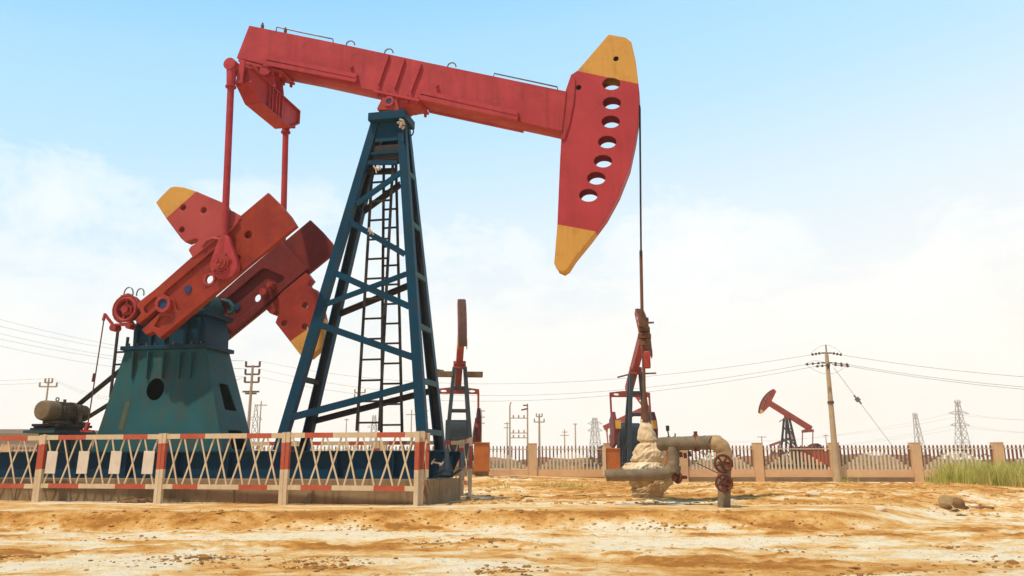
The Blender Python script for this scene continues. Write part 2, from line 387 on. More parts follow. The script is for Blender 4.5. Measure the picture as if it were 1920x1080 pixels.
mb.box((xm, 0, zc + .02), (c1 - c0 - .2, 2 * dz(zc) - .12, .30)); mb.build("cap_shade_block", M['leg_dark'], tower)  # dark block standing for the shade in the opening below the cap
zt1 = pl(730, 208, -.3).z
mb = MB(); mb.box((xm + .02, 0, (ZT + zt1) / 2 + .0), (XT1 - XT0 + .22, .62, zt1 - ZT)); mb.build("top_plate", M['teal'], tower, bevel=.008)
for q, y in ((( 699, 220), -.2), ((769, 248), .1)):
    c = pl(q[0], q[1], y); mb = MB(); mb.torus(c, (.35, 1, 0), .085, .014, 18, 6); mb.build("lifting_eye", M['teal'], tower)
for k in range(5):
    mb = MB()
    c = pl(748 + rnd.uniform(-3, 12), 225 + rnd.uniform(-4, 18), -.30); e = pl(753 + rnd.uniform(-4, 10), 236 + rnd.uniform(-3, 10), -.32); mb.tube([c, (c + e) / 2 + Vector((.03, -.03, .02)), e], .024, 5); mb.build("rag", M['cloth'], tower)
for cx, cy in ((704, 313), (692, 430)):
    for k in range(3):
        mb = MB(); c = pl(cx + rnd.uniform(-5, 5), cy + rnd.uniform(-3, 3), -.45); e = pl(cx + rnd.uniform(-2, 11), cy + rnd.uniform(2, 14), -.47); mb.tube([c, (c + e) / 2 + Vector((.02, -.02, 0)), e], .016, 5); mb.build("rag", M['cloth'], tower)
# ladders inside the post
def ladder(a0, a1, b0, b1, d, n, nm, m, parent, r=.018):
    A0, A1, B0, B1 = pl(*a0, d), pl(*a1, d), pl(*b0, d), pl(*b1, d); mb = MB()
    mb.bar(A0, A1, .05, .03); mb.bar(B0, B1, .05, .03)
    for k in range(n):
        z = max(A0.z, B0.z) + .15 + k * (min(A1.z, B1.z) - max(A0.z, B0.z) - .2) / n
        mb.bar(ext(A0, A1, z), ext(B0, B1, z), .035, .03)
    return mb.build(nm, M[m], parent)
ladder((669, 808), (699, 300), (711, 808), (737, 300), -.05, 13, "ladder", 'leg_dark', pump)
ladder((715, 812), (720, 285), (754, 812), (742, 285), .34, 14, "ladder", 'leg_dark', pump)

# --- walking beam
D0 = -.22
b_out = px2([(467, 47.5), (622, 78.5), (730, 101.5), (800, 116.5), (1062, 171), (1054, 246), (704, 171), (533, 134), (502, 122.5), (443.5, 108)], D0)
mb = MB(); mb.plate(b_out, y0=-.22, y1=.22, bev=.01)
for a, b in (((730, 104), (710.5, 161)), ((759.5, 112), (741, 168)), ((791, 121), (771, 174))):
    A, B = pl(*a, D0), pl(*b, D0)
    for y in (-.245, .245): mb.bar((A.x, y, A.z), (B.x, y, B.z), .022, .05)
beam = mb.build("walking_beam", M['red'], pump)
for a, b, c in (((503, 108), (671, 142), (676, 153)), ((789, 171), (972, 212), (972, 219))):
    A, B = pl(*a, -.25), pl(*b, -.25); dn = Vector((0, 0, -1)); mb = MB()
    for y in (-1, 1):
        for (o, w, t) in ((0, .018, .11),):
            mb.bar((A.x, y * (.22 + t / 2), A.z), (B.x, y * (.22 + t / 2), B.z), w, t)
        mb.bar((A.x, y * .325, A.z - .045), (B.x, y * .325, B.z - .045), .075, .014)
        mb.bar((A.x + .02, y * .272, A.z - .16), (B.x, y * .272, B.z - .12), .10, .10)
        mb.box((A.x + .012, y * .272, A.z - .085), (.024, .105, .19)); mb.box((B.x - .012, y * .272, B.z - .06), (.024, .105, .13))
    mb.build("beam_ledge", M['red'], beam)
def tie(pts, r, nm, d=-.1, m='grey', par=beam):
    mb = MB(); mb.tube([pl(x, y, d) for x, y in pts], r, 6); return mb.build(nm, M[m], par)
tie([(517.5, 60), (519, 50.5), (571, 62), (624, 73), (625, 81)], .014, "grab_rail")
tie([(925, 147), (926.5, 137.5), (985, 150), (1045, 163), (1046, 171)], .014, "grab_rail")
for cx, cy in ((657, 85), (729, 100), (847, 126)):
    tie([(cx - 8 * cos(t), cy - 8.5 * sin(t) + 3.5 * -cos(t) * -.22) for t in [pi * i / 10 for i in range(11)]], .014, "lifting_loop")
for cx, cy in ((492, 51), (535, 60)):
    mb = MB(); a = pl(cx, cy, -.1); mb.cyl(a - Vector((0, 0, .06)), a + Vector((0, 0, .05)), .035, 8); mb.cyl(a + Vector((0, 0, .05)), a + Vector((.0, 0, .10)), .02, 8); mb.build("bolt", M['rust'], beam)
for cx, cy in ((660, 127), (820, 162)):
    mb = MB(); a = pl(cx, cy, D0); mb.cyl(a + Vector((0, -.06, 0)), a, .035, 10); mb.build("bolt", M['hub_red'], beam)

# --- horsehead
DH = -.165
hh = [(1141, 64.5), (1173, 70), (1184, 79), (1192, 114), (1197, 156), (1198.5, 179), (1196.5, 225), (1191, 262), (1180, 313), (1160, 364), (1136, 408), (1107, 447),
      (1076, 485), (1064, 504), (1055, 510), (1044, 505), (1039, 494), (1045, 420), (1050, 299), (1053, 248), (1057, 182), (1071, 140), (1083, 132)]
holes = [circ(*px2([(x, y)], DH)[0], .172, .122, 24, -.16) for x, y in ((1146, 157), (1147, 193), (1145, 228), (1138.5, 266), (1130.5, 302), (1118, 334), (1103, 366))]
ring_h = [px2([(1155, 110)], DH)[0], px2([(1085, 164)], DH)[0]]
h2 = holes + [circ(x, z, .052, None, 14) for x, z in ring_h]
M['head'] = mat('horsehead_paint', RED, RED2, .5, 1.2, .3, (.22, .03, .025), .40, .06, 60, streak=.22, spec=.16,
                split=[split((1083, 133), (1197, 157), (1150, 90), DH, YEL), split((1044, 420.5), (1122.6, 435), (1060, 480), DH, YEL)])
ho_ = px2(hh, DH); hcx = sum(a for a, b in ho_) / len(ho_); hcz = sum(b for a, b in ho_) / len(ho_)
mb = MB(); mb.plate(ho_, h2, DH, DH + .022, .006); mb.plate(ho_, h2, -DH - .022, -DH, .006)
mb.plate([(hcx + (a - hcx) * .992, hcz + (b - hcz) * .996) for a, b in ho_], [[(hcx + (a - hcx) * .93, hcz + (b - hcz) * .975) for a, b in ho_]], DH + .024, -DH - .024, .001)
head = mb.build("horsehead", M['head'], pump)
# boss on the plate over the beam end
mb = MB()
mb.plate(px2([(1057, 182), (1071, 141), (1079, 150), (1077, 190), (1068, 235), (1059, 262), (1052, 262), (1053, 248)], DH), (), DH - .03, DH, .012)
mb.build("cheek_plate", M['red'], head)
for x, z in ring_h: mb = MB(); mb.cyl((x, DH + .03, z), (x, DH + .10, z), .08, 14); mb.build("pin_hole_dark", M['black'], head)  # black discs behind the pin holes, darkness put in as colour
# wire rope of the horsehead
mb = MB()
top = pl(1198.5, 200, 0); low = pl(1202, 480, 0)
for y in (-.06, .06):
    a = Vector((top.x + .012, y, top.z)); b = Vector((low.x, y * .6, low.z)); mb.tube([a, b], .017, 6)
mb.build("wire_rope", M['steel'], pump)
mb = MB(); b0 = pl(1204, 592, 0)
mb.cyl(low + Vector((0, 0, .1)), b0, .030, 10); mb.build("rope_socket", M['rust'], pump)
mb = MB()
cb = pl(1206, 610, 0)
mb.box(cb, (.14, .36, .10)); mb.cyl(cb + Vector((.02, 0, -.55)), cb + Vector((.0, 0, .16)), .035, 10)
for k, (dx, dzz, w) in enumerate(((.03, .10, .09), (.05, -.07, .10), (.04, -.19, .12), (.02, -.31, .09))): mb.cyl(cb + Vector((dx * .4, 0, dzz - .05)), cb + Vector((dx * .4, 0, dzz + .03)), w, 10)
mb.bar(cb + Vector((.0, -.06, .03)), cb + Vector((.19, -.08, .03)), .03, .03)
mb.build("carrier_bar", M['rust'], pump)
mb = MB(); mb.box(cb + Vector((.045, -.06, -.02)), (.10, .12, .10)); mb.build("load_cell", M['dust'], pump, bevel=.02)
mb = MB(); mb.box(cb + Vector((.05, -.03, -.62)), (.11, .12, .30)); mb.build("rod_clamp", M['hub_red'], pump, bevel=.02)

# --- centre bearing
mb = MB()
DB = -.27
zc0 = pl(730, 208, DB).z; pc = pl(731, 192, DB)
mb.plate(rounded(px2([(706, 207.5), (750, 207.5), (743, 182), (731, 179), (719, 181)], DB), .06), (), -.30, .30, .012)
mb.build("bearing_housing", M['hub_red'], pump)
mb = MB(); mb.pipe((pc.x, -.335, pc.z), (pc.x, -.295, pc.z), .105, .062); mb.build("bearing_ring", M['red'], pump)
mb = MB(); mb.cyl((pc.x, -.325, pc.z), (pc.x, .325, pc.z), .063, 20); mb.build("bearing_pin", M['blue'], pump)
mb = MB()
mb.plate(px2([(702, 170), (781, 186), (786, 194), (760, 198), (748, 205), (716, 190), (710, 178)], -.24), (), -.24, .24, .01)
A, B = pl(702, 171, -.3), pl(786, 189, -.3)
mb.bar((A.x, 0, A.z), (B.x, 0, B.z), .045, .66, (0, 1, 0))
for k in range(5):
    for y in (-.27, .27):
        q = A.lerp(B, .06 + .22 * k); mb.cyl((q.x, y, q.z - .10), (q.x, y, q.z + .07), .03, 8)
mb.build("saddle_plate", M['red'], pump)

# --- equalizer, tail bearing and pitman arms
WP = 1.13
rt = pl(434.5, 125, -WP); rbm = pl(418.5, 495, -WP)
ex = rt.x + .22; zt = rt.z + .0
eq = MB()
prof = [(-1.02, zt - .02), (1.02, zt - .02), (1.02, zt - .30), (.62, zt - .56), (-.62, zt - .56), (-1.02, zt - .30)]
eq.prism(prof, lambda a, b: Vector((ex - .12, a, b)), lambda a, b: Vector((ex + .12, a, b)))
eq.box((ex, 0, zt - .01), (.36, 2.06, .03))
for i in range(len(prof) - 1):
    if i == 0: continue
    (a, b), (c, d) = prof[i], prof[i + 1]; eq.bar((ex, a, b), (ex, c, d), .03, .36, (1, 0, 0))
for y in (-.28, -.16, .0, .12, .26): eq.box((ex + .145, y, zt - .28), (.05, .03, .50))
eq.build("equalizer", M['red'], pump)
mb = MB(); tb = pl(478, 135, -.3)
txx = ex + .02
for y in (-.17, .17):
    A = Vector((txx, y, zt)); mb.prism([(-.20, -.02), (.20, -.02), (.13, .42), (-.13, .42)], lambda a, b, y=y: Vector((txx + a, y - .02, zt + b)), lambda a, b, y=y: Vector((txx + a, y + .02, zt + b)))
mb.cyl((txx, -.28, zt + .36), (txx, .28, zt + .36), .13, 20)
mb.prism([(-.16, .36), (.16, .36), (.34, .56), (-.28, .56)], lambda a, b: Vector((txx + a, -.14, zt + b)), lambda a, b: Vector((txx + a, .14, zt + b)))
tb_o = mb.build("tail_bearing", M['red'], pump)
A, B = pl(447, 114, -.2), pl(533, 136, -.2); mb = MB()
mb.bar((A.x + .05, 0, A.z - .03), (B.x, 0, B.z - .03), .05, .56, (0, 1, 0))
for k in range(6):
    for y in (-.23, .23):
        q = A.lerp(B, .12 + .165 * k); mb.cyl((q.x, y, q.z - .13), (q.x, y, q.z + .02), .033, 8)
mb.build("saddle_plate", M['red'], pump)
drop = MB()
rod = empty("pitman_arm"); rod.parent = pump
mb = MB()
dirv = (rt - rbm).normalized()
mb.cyl(rbm + dirv * .25, rt - dirv * .28, .066, 16); mb.cyl(rt - dirv * .42, rt + dirv * .0, .084, 16, .10); mb.pipe(rt - dirv * .45, rt - dirv * .42, .105, .05)
mb.build("rod", M['red'], rod)
mb = MB(); mb.cyl((rt.x, -WP - .10, rt.z + .02), (rt.x, -WP + .22, rt.z + .02), .125, 20)
mb.bar((rt.x - .02, -WP, rt.z + .02), (ex, -WP + .12, zt - .06), .16, .10, (0, 1, 0)); mb.cyl((rt.x - .09, -WP, rt.z + .08), (rt.x - .10, -WP, rt.z + .17), .03, 8)
mb.bar((ex, -WP + .03, zt + .12), (ex - .04, -WP + .03, zt - .36), .10, .05, (0, 1, 0), .14)
mb.build("rod_head", M['red'], rod)
mb = MB()
tear = [(412.5, 441), (427, 441), (434, 462)] + [(419 + 26 * cos(t), 497 - 26.5 * sin(t)) for t in [radians(25 - i * 230 / 16) for i in range(17)]] + [(404, 462)]
mb.plate(px2(tear, -WP - .06), (), -WP - .06, -WP + .07, .02)
mb.build("rod_foot", M['red'], rod)
mb = MB(); w = rbm
mb.cyl((w.x, -WP - .10, w.z), (w.x, -WP - .055, w.z), .165, 24); mb.cyl((w.x, -WP - .135, w.z), (w.x, -WP - .10, w.z), .125, 20)
for k in range(7): t = 2 * pi * k / 7 + .3; mb.cyl((w.x + .19 * cos(t), -WP - .09, w.z + .19 * sin(t)), (w.x + .19 * cos(t), -WP - .05, w.z + .19 * sin(t)), .022, 6)
for k in range(3): t = 2 * pi * k / 3 + .5; mb.cyl((w.x + .05 * cos(t), -WP - .16, w.z + .05 * sin(t)), (w.x + .05 * cos(t), -WP - .13, w.z + .05 * sin(t)), .032, 8)
mb.build("wrist_pin", M['hub_red'], rod)
rod2 = copy_tree(rod, pump)
for ch in rod2.children: ch.scale = (1, -1, 1)

# --- cranks
CF = -1.0
out_c = [(502.5, 361), (527, 385), (545, 406), (556, 424), (299, 634), (288, 622), (273, 627), (265.5, 618), (273, 612), (302, 584), (297, 577), (259, 608), (253, 601), (264, 587), (257, 570), (262.6, 564), (291, 542), (360, 481)]
out_v = px2(out_c, CF)
R1 = rounded(px2([(304, 551), (409, 462), (455, 482), (400, 532), (332, 586), (326, 560)], CF), .09)
R2 = rounded(px2([(268, 577), (293, 555), (296, 573), (273, 589)], CF), .05)
R3 = rounded(px2([(288, 612), (300, 592), (320, 593), (314, 604), (299, 616)], CF), .05)
sh = px2([(310, 571)], CF)[0]
thru = [circ(*px2([q], CF)[0], r) for q, r in (((465, 440), .078), ((391, 523), .085))]
slabin = [circ(*px2([(350, 541.5)], CF)[0], .07)]
crank = empty("crank"); crank.parent = pump
mb = MB(); mb.plate(out_v, thru, -.95, -.905, .006)
mb.plate(out_v, [R1, R2, R3] + thru[:1], -1.0, -.95, .010)
mb.plate(px2([(446, 408), (499, 464), (299, 634), (288, 622), (273, 627), (265.5, 618), (273, 612), (302, 584), (297, 577), (259, 608), (253, 601), (264, 587), (257, 570), (262.6, 564), (291, 542), (360, 481)], CF), [R1, R2, R3], -.905, -.82, .010)
mb.build("arm", M['crank_red'], crank)
mb = MB(); mb.pipe((sh[0], -1.09, sh[1]), (sh[0], -.97, sh[1]), .165, .10, 28)
mb.build("hub", M['hub_red'], crank); mb = MB(); q = thru[1]
cx = sum(a for a, b in q) / len(q); cz = sum(b for a, b in q) / len(q); mb.pipe((cx, -.985, cz), (cx, -.945, cz), .13, .085, 24); mb.build("bore_ring", M['hub_red'], crank)
mb = MB(); mb.cyl((sh[0], -1.06, sh[1]), (sh[0], -.6, sh[1]), .102, 20); q = slabin[0]
cx = sum(a for a, b in q) / len(q); cz = sum(b for a, b in q) / len(q); mb.cyl((cx, -.97, cz), (cx, -.88, cz), .075, 16); mb.build("shaft_end", M['blue'], crank)
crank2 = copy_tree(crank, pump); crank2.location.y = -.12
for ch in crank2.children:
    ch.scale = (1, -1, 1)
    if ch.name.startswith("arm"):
        ch.data = ch.data.copy(); ch.data.materials.clear(); ch.data.materials.append(M['crank_dark'])  # same arm as the near crank, its shade put in as a darker red
tag(crank2, "crank behind the gear reducer, its shade put in as darker red")
# --- counterweights
CW = -1.02
cw = [(292, 380), (300, 370), (319, 351), (327.5, 349), (345, 351), (368, 358.5), (418, 380), (425, 392), (437, 396), (447, 402), (452, 409), (361.5, 484), (353, 469), (357, 462), (368, 455), (372, 449), (366, 447), (347, 454), (339, 447), (311, 409.5)]
cwh = [circ(*px2([q], CW)[0], .062, None, 16) for q in ((343, 389), (381.6, 394), (340.5, 430.5))]
M['weight'] = mat('counterweight_paint', (.44, .070, .058), (.38, .054, .044), .55, 1.6, .5, (.22, .03, .03), .35, .08, 40, split=[split((311, 409.5), (368, 359), (320, 370), CW, YEL)])
mb = MB(); mb.plate(px2(cw, CW), cwh, CW, -.80, .015)
mb.tube([Vector((a, CW - .012, b)) for a, b in px2([(380, 462), (388, 452), (400, 447), (412, 449), (422, 440), (436, 428), (447, 415)], CW)], .03, 6)
cwo = mb.build("counterweight", M['weight'], pump)
CW2 = .68
cw2 = [(498, 579), (512, 566), (531, 545), (573, 511), (583, 524), (576, 533), (580, 539), (588, 541), (595, 550), (599, 568), (606, 597), (609, 628), (608, 646), (579, 672), (564, 667), (516, 605), (519, 596), (523, 586), (518, 582), (512, 590), (505, 587)]
cw2h = [circ(*px2([q], CW2)[0], .062, None, 16) for q in ((572, 573), (533, 607), (571.5, 613))]
M['weight2'] = mat('far_counterweight_paint', (.36, .040, .022), (.27, .028, .017), .55, 2.2, .6, (.14, .02, .015), .5, .1, 40, split=[split((544, 640), (607, 596), (585, 660), CW2, YEL)])
mb = MB(); mb.plate(px2(cw2, CW2), cw2h, CW2, .92, .015); mb.build("counterweight", M['weight2'], pump)
mb = MB(); q = pl(511, 537, .68); mb.cyl((q.x, .66, q.z), (q.x, .85, q.z), .075, 12); mb.cyl((q.x, .62, q.z), (q.x, .67, q.z), .05, 8); q = pl(499, 549, .68); mb.cyl((q.x - .02, .68, q.z), (q.x - .02, .8, q.z), .08, 12); mb.build("crank_pin_nut", M['hub_red'], crank2)

# --- gear reducer
GR = .46
gear = empty("gear_reducer"); gear.parent = pump
gcx, gcz = sh[0] + .12, sh[1]
zfl = pl(430, 655, -.4).z                       # stand top
zsp = pl(383, 584, -.5).z                      # split line of the casing
gl, gr = pl(250, 600, -.5).x, pl(384, 584, -.5).x
nl, nr = pl(250, 640, -.41).x, pl(385, 648, -.41).x
mb = MB(); mb.prism([(nl, zfl), (nr, zfl), (nr - .02, zsp - .3), (gr - .08, zsp - .06), (gl + .12, zsp - .06), (nl - .02, zsp - .3)], lambda a, b: Vector((a, -GR + .05, b)), lambda a, b: Vector((a, GR - .05, b)))
for x in (nl + .10, nl + .42, nl + .72, nr - .42, nr - .14):
    mb.box((x, -GR + .02, (zfl + zsp) / 2 - .03), (.05, .09, zsp - zfl - .12))
mb.build("lower_case", M['teal'], gear, bevel=.01)
mb = MB(); mb.box(((gl + gr) / 2, 0, zsp), (gr - gl, 2 * GR + .12, .10)); mb.build("case_flange", M['teal'], gear, bevel=.015)
mb = MB()
arc = [((gl + gr) / 2 + .62 * cos(t), zsp + .05 + .60 * sin(t)) for t in [pi * i / 24 for i in range(25)]]
arc = [(min(max(a, gl + .06), gr - .06), b) for a, b in arc]
mb.prism(arc, lambda a, b: Vector((a, -GR, b)), lambda a, b: Vector((a, GR, b)))
mb.build("upper_case", M['stand_teal'], gear, bevel=.02)
for y in (-.43, .43):
    mb = MB(); c = Vector((gr - .02, y, zsp + .22)); mb.tube([c + Vector((-.22, 0, .20)), c + Vector((-.05, 0, .16)), c + Vector((.06, 0, .04)), c + Vector((.05, 0, -.07)), c + Vector((-.03, 0, -.08)), c + Vector((-.05, 0, -.01))], .045, 8); mb.build("lifting_hook", M['stand_teal'], gear)
mb = MB()
for cx, cy, r in ((241, 551, .105), (263, 551, .085)):
    c = pl(cx, cy, -.3); mb.tube([c + Vector((r * cos(t), 0, r * 1.3 * sin(t))) for t in [radians(-20 + 22 * i) for i in range(11)]], .013, 6)
mb.build("oil_pipe", M['grey'], gear)

# --- stand below the reducer
zst = pl(240, 652, -.4).z
sy0, sy1 = .56, .40
sx = (pl(183, 814, -sy0), pl(410, 814, -sy0), pl(386, 655, -sy1), pl(238, 655, -sy1))
def stx(z, right): a, b = ((sx[1], sx[2]) if right else (sx[0], sx[3])); return ext(a, b, z).x
def sty(z): return sy0 + (sy1 - sy0) * (z - Z1) / (zst - Z1)
stand = empty("reducer_stand"); stand.parent = pump
L0, L1, R0_, R1_ = stx(Z1, 0), stx(zst - .06, 0), stx(Z1, 1), stx(zst - .06, 1)
y0, y1 = sty(Z1), sty(zst - .06)
# front and rear plates with a round access hole
Hc = pl(291, 730, -.48)
for s in (-1, 1):
    n0 = Vector((L0, s * y0, Z1)); eu = Vector((1, 0, 0)); ev = (Vector((L1, s * y1, zst - .06)) - Vector((L1, s * y0, Z1))).normalized(); en = eu.cross(ev) * (1)
    hgt = (zst - .06 - Z1) / ev.z
    poly = [(0, 0), (R0_ - L0, 0), (R1_ - L0, hgt), (L1 - L0, hgt)]
    xf = Matrix(((eu.x, en.x, ev.x, n0.x), (eu.y, en.y, ev.y, n0.y), (eu.z, en.z, ev.z, n0.z), (0, 0, 0, 1)))
    hv = (Hc.z - Z1) / ev.z
    hp = [circ(Hc.x - L0, hv, .19, .215, 28)] if s < 0 else []
    mb = MB(); mb.plate(poly, hp, -.012, .012, .003, xf); mb.build("front_plate" if s < 0 else "rear_plate", M['stand_teal'], stand)
def sideplate(right, holes_px, nm):
    a, b = (R0_, R1_) if right else (L0, L1); o = .008 if right else -.008
    P0 = Vector((a + o, 0, Z1)); eu = Vector((0, 1, 0)); ev = (Vector((b, 0, zst - .06)) - Vector((a, 0, Z1))).normalized(); en = eu.cross(ev); hgt = (zst - .06 - Z1) / ev.z
    xf = Matrix(((eu.x, en.x, ev.x, P0.x), (eu.y, en.y, ev.y, P0.y), (eu.z, en.z, ev.z, P0.z), (0, 0, 0, 1)))
    mb = MB(); mb.plate([(-y0 - .012, 0), (y0 + .012, 0), (y1 + .012, hgt), (-y1 - .012, hgt)], holes_px, -.012, .012, .003, xf); return mb.build(nm, M['stand_teal'], stand), xf
H1, H2 = .80, 1.36
sp_o, xfs = sideplate(True, [rounded([(-.20, .82), (.22, .82), (.10, 1.36), (-.22, 1.36)], .05), rounded([(-.24, .04), (.30, .04), (.24, .42), (-.24, .42)], .06)], "side_plate")
sideplate(False, [], "side_plate")
mb = MB()
for k in range(4): mb.bar(xfs @ Vector((-.10 + .05 * k, -.016 - .0, .50 + (.02 if k % 2 else 0))), xfs @ Vector((-.10 + .05 * k, -.016, .68)), .03, .006, (1, 0, 0))
mb.bar(xfs @ Vector((-.11, -.018, .66)), xfs @ Vector((.07, -.018, .66)), .03, .006, (1, 0, 0)); mb.bar(xfs @ Vector((-.11, -.018, .57)), xfs @ Vector((.07, -.018, .57)), .025, .006, (1, 0, 0))
mb.build("painted_mark", mat('faded_orange_mark', (.36, .17, .05), (.2, .13, .06), .6, 12), sp_o)
mb = MB(); zf = (zst - .06 + zfl + .02) / 2
mb.box(((L1 + R1_) / 2, 0, zst - .02), (R1_ - L1 + .16, 2 * y1 + .18, .08)); mb.build("stand_flange", M['teal'], stand, bevel=.01)
for px in (256, 284, 313, 343, 364):
    mb = MB()
    A = pl(px, 661, -.42); z0 = pl(px, 710, -.45).z; ya, yb = -sty(A.z), -sty(z0)
    mb.prism([(0, A.z), (-.12, A.z), (-.05, z0), (0, z0)], lambda a, b, x=A.x: Vector((x - .012, (-sty(b)) - .01 + a, b)), lambda a, b, x=A.x: Vector((x + .012, (-sty(b)) - .01 + a, b)))
    mb.build("gusset", M['stand_teal'], stand)
for k in range(9):
    x = L1 + .08 + k * (R1_ - L1 - .16) / 8; mb = MB(); mb.cyl((x, -y1 - .045, zst + .02), (x, -y1 - .045, zst + .075), .022, 6); mb.build("bolt", M['rust'], stand)
mb = MB(); A_, B_ = pl(222, 806, -.60), pl(236, 752, -.56); mb.bar((A_.x, -sty(A_.z) - .0145, A_.z), (B_.x, -sty(B_.z) - .0145, B_.z), .10, .004); mb.build("rust_stain", mat('ochre_stain', (.105, .100, .030), (.060, .100, .060), .6, 5), stand)
mb = MB(); mb.box(((L0 + R0_) / 2, 0, Z1 + .9), (.5, .3, 1.7)); mb.build("inner_dark_block", M['black'], stand)  # black block added so the stand's holes look dark inside
mb = MB(); mb.box(((L0 + R0_) / 2, 0, Z1 + .015), (R0_ - L0 + .14, 2 * y0 + .12, .03)); mb.build("foot_plate", M['stand_teal'], stand)
q = pl(224, 785, -.56)
ladder((207, 745), (221, 620), (226, 745), (240, 632), -.35, 4, "ladder", 'leg_dark', pump)

# --- brake drum and lever
br = empty("brake"); br.parent = pump
c = pl(236, 580, -.62); mb = MB()
mb.torus(c, (0, 1, 0), .225, .035, 28, 8); mb.pipe(c + Vector((0, -.02, 0)), c + Vector((0, .16, 0)), .225, .195, 28); mb.cyl(c + Vector((0, -.05, 0)), c + Vector((0, .4, 0)), .075, 16)
for k in range(5):
    t = 2 * pi * k / 5 + .5; e = c + Vector((cos(t) * .2, .06, sin(t) * .2)); mb.bar(c + Vector((0, .06, 0)), e, .05, .05)
mb.build("drum", M['hub_red'], br)
mb = MB(); mb.plate(circ(c.x, c.z, .192, None, 28), [circ(c.x + .105 * cos(t), c.z + .105 * sin(t), .038, None, 12) for t in (2.2, .6, 3.9, 5.4)], c.y + .09, c.y + .12, .004); mb.cyl(c + Vector((0, .02, 0)), c + Vector((0, .09, 0)), .115, 18); mb.build("drum_disc", M['hub_red'], br)
mb = MB()
pts = [c + Vector((cos(t) * .285, .04, sin(t) * .285)) for t in [radians(-60 - 20 * i) for i in range(16)]]
for a, b in zip(pts[:-1], pts[1:]): mb.bar(a, b, .025, .12)
mb.bar(c + Vector((.02, .04, .30)), c + Vector((.32, .04, .02)), .05, .10); mb.bar(c + Vector((.02, .04, .30)), c + Vector((-.14, .04, .26)), .05, .10)
mb.cyl(c + Vector((-.22, -.05, -.36)), c + Vector((-.22, .12, -.36)), .075, 12); mb.cyl(c + Vector((.12, -.05, -.34)), c + Vector((.12, .12, -.34)), .06, 12); mb.bar(c + Vector((-.2, .03, -.30)), c + Vector((.2, .03, -.30)), .04, .1)
mb.build("brake_band", M['hub_red'], br)
mb = MB(); A, B = pl(197, 590, -.62), pl(218, 617, -.62); mb.bar(A, B, .05, .04); mb.cyl(A + Vector((0, -.03, -.12)), A + Vector((0, .0, .02)), .03, 8); mb.build("lever", M['hub_red'], br)
mb = MB(); mb.tube([pl(196, 592, -.62), pl(181, 690, -.62), pl(164, 800, -.62)], .012, 6); mb.cyl(pl(177, 700, -.62), pl(174, 716, -.62), .025, 8); mb.build("pull_rod", M['rust'], br)
mb = MB(); q = pl(162, 808, -.62); mb.bar(q + Vector((-.12, 0, 0)), q + Vector((.16, 0, -.01)), .04, .06); mb.bar(q + Vector((-.02, 0, 0)), q + Vector((.02, 0, .16)), .07, .05); mb.build("rod_foot", M['hub_red'], br)

# --- motor and belts
mo = empty("electric_motor"); mo.parent = pump
mc = pl(82, 769.5, -.62); rM = .195
mb = MB(); mb.cyl((mc.x, -.52, mc.z), (mc.x, .10, mc.z), rM * .94, 32)
for k in range(30):
    t = 2 * pi * k / 30; mb.bar((mc.x + cos(t) * rM * .95, -.50, mc.z + sin(t) * rM * .95), (mc.x + cos(t) * rM * .95, .06, mc.z + sin(t) * rM * .95), .012, .03, (cos(t), 0, sin(t)))
mb.pipe((mc.x, .06, mc.z), (mc.x, .12, mc.z), rM * 1.08, .05, 32); mb.box((mc.x + .03, -.2, mc.z - rM - .02), (.36, .5, .05))
mb.box((mc.x - .1, -.44, mc.z - rM - .06), (.03, .03, .14))
mb.build("housing", M['motor'], mo)
mb = MB(); mb.tube([(mc.x, -.36, mc.z), (mc.x, -.60, mc.z), (mc.x, -.655, mc.z), (mc.x, -.675, mc.z)], lambda t: rM * (1.03, 1.03, .97, .86)[int(round(t * 3))], 32)
mb.build("fan_cowl", M['dust'], mo)
mb = MB(); mb.torus((mc.x + .0, -.30, mc.z + rM + .045), (0, 1, 0), .035, .012, 14, 6); mb.box((mc.x, -.1, mc.z + rM + .03), (.04, .04, .06)); mb.build("lifting_eye", M['motor'], mo)
mb = MB(); mb.box((mc.x + .02, .17, mc.z - .06), (.34, .10, .44)); mb.box((mc.x + .10, .17, mc.z - .05), (.05, .13, .38)); mb.build("bracket", M['dust'], mo, bevel=.01)
mb = MB(); pu = Vector((mc.x, .36, mc.z)); mb.cyl((pu.x, .24, pu.z), (pu.x, .46, pu.z), .17, 28); mb.build("pulley", M['motor'], mo)
mb = MB(); zb_ = mc.z - rM - .045
mb.box((mc.x + .02, -.1, zb_ - .04), (.62, .92, .05)); mb.box((mc.x + .0, -.1, zb_ - .12), (.56, 1.0, .05)); mb.box((mc.x + .05, .1, zb_ + .01), (.46, .3, .08)); mb.box((mc.x - .22, -.2, zb_ - .08), (.06, .7, .12)); mb.box((mc.x + .26, -.2, zb_ - .08), (.06, .7, .12))
mb.build("slide_rail", M['leg_dark'], mo)
mb = MB(); mb.box((mc.x + .08, -.2, zb_ - .175), (.70, 1.15, .05)); mb.box((mc.x + .05, 0, (zb_ - .2 + Z1) / 2), (.5, .9, zb_ - .2 - Z1)); mb.build("motor_plate", M['stand_teal'], mo)
mb = MB(); mb.tube([(mc.x + .20, -.30, mc.z), (mc.x + .30, -.32, mc.z - .10), (mc.x + .34, -.34, mc.z - .32), (mc.x + .5, -.38, Z1 + .03), (mc.x + 1.1, -.42, Z1 + .03)], .016, 7); mb.build("power_cable", M['belt'], mo)
mb = MB(); mb.box((mc.x + .19, -.25, mc.z + .03), (.08, .16, .14)); mb.build("terminal_box", M['motor'], mo, bevel=.01)
bl = MB(); bp = Vector((sh[0] - .02, .36, sh[1] - .14)); Rb = .40
dv = Vector((bp.x - pu.x, 0, bp.z - pu.z)); Ld = dv.length; an = atan2(dv.z, dv.x); off = math.asin((Rb - .17) / Ld)
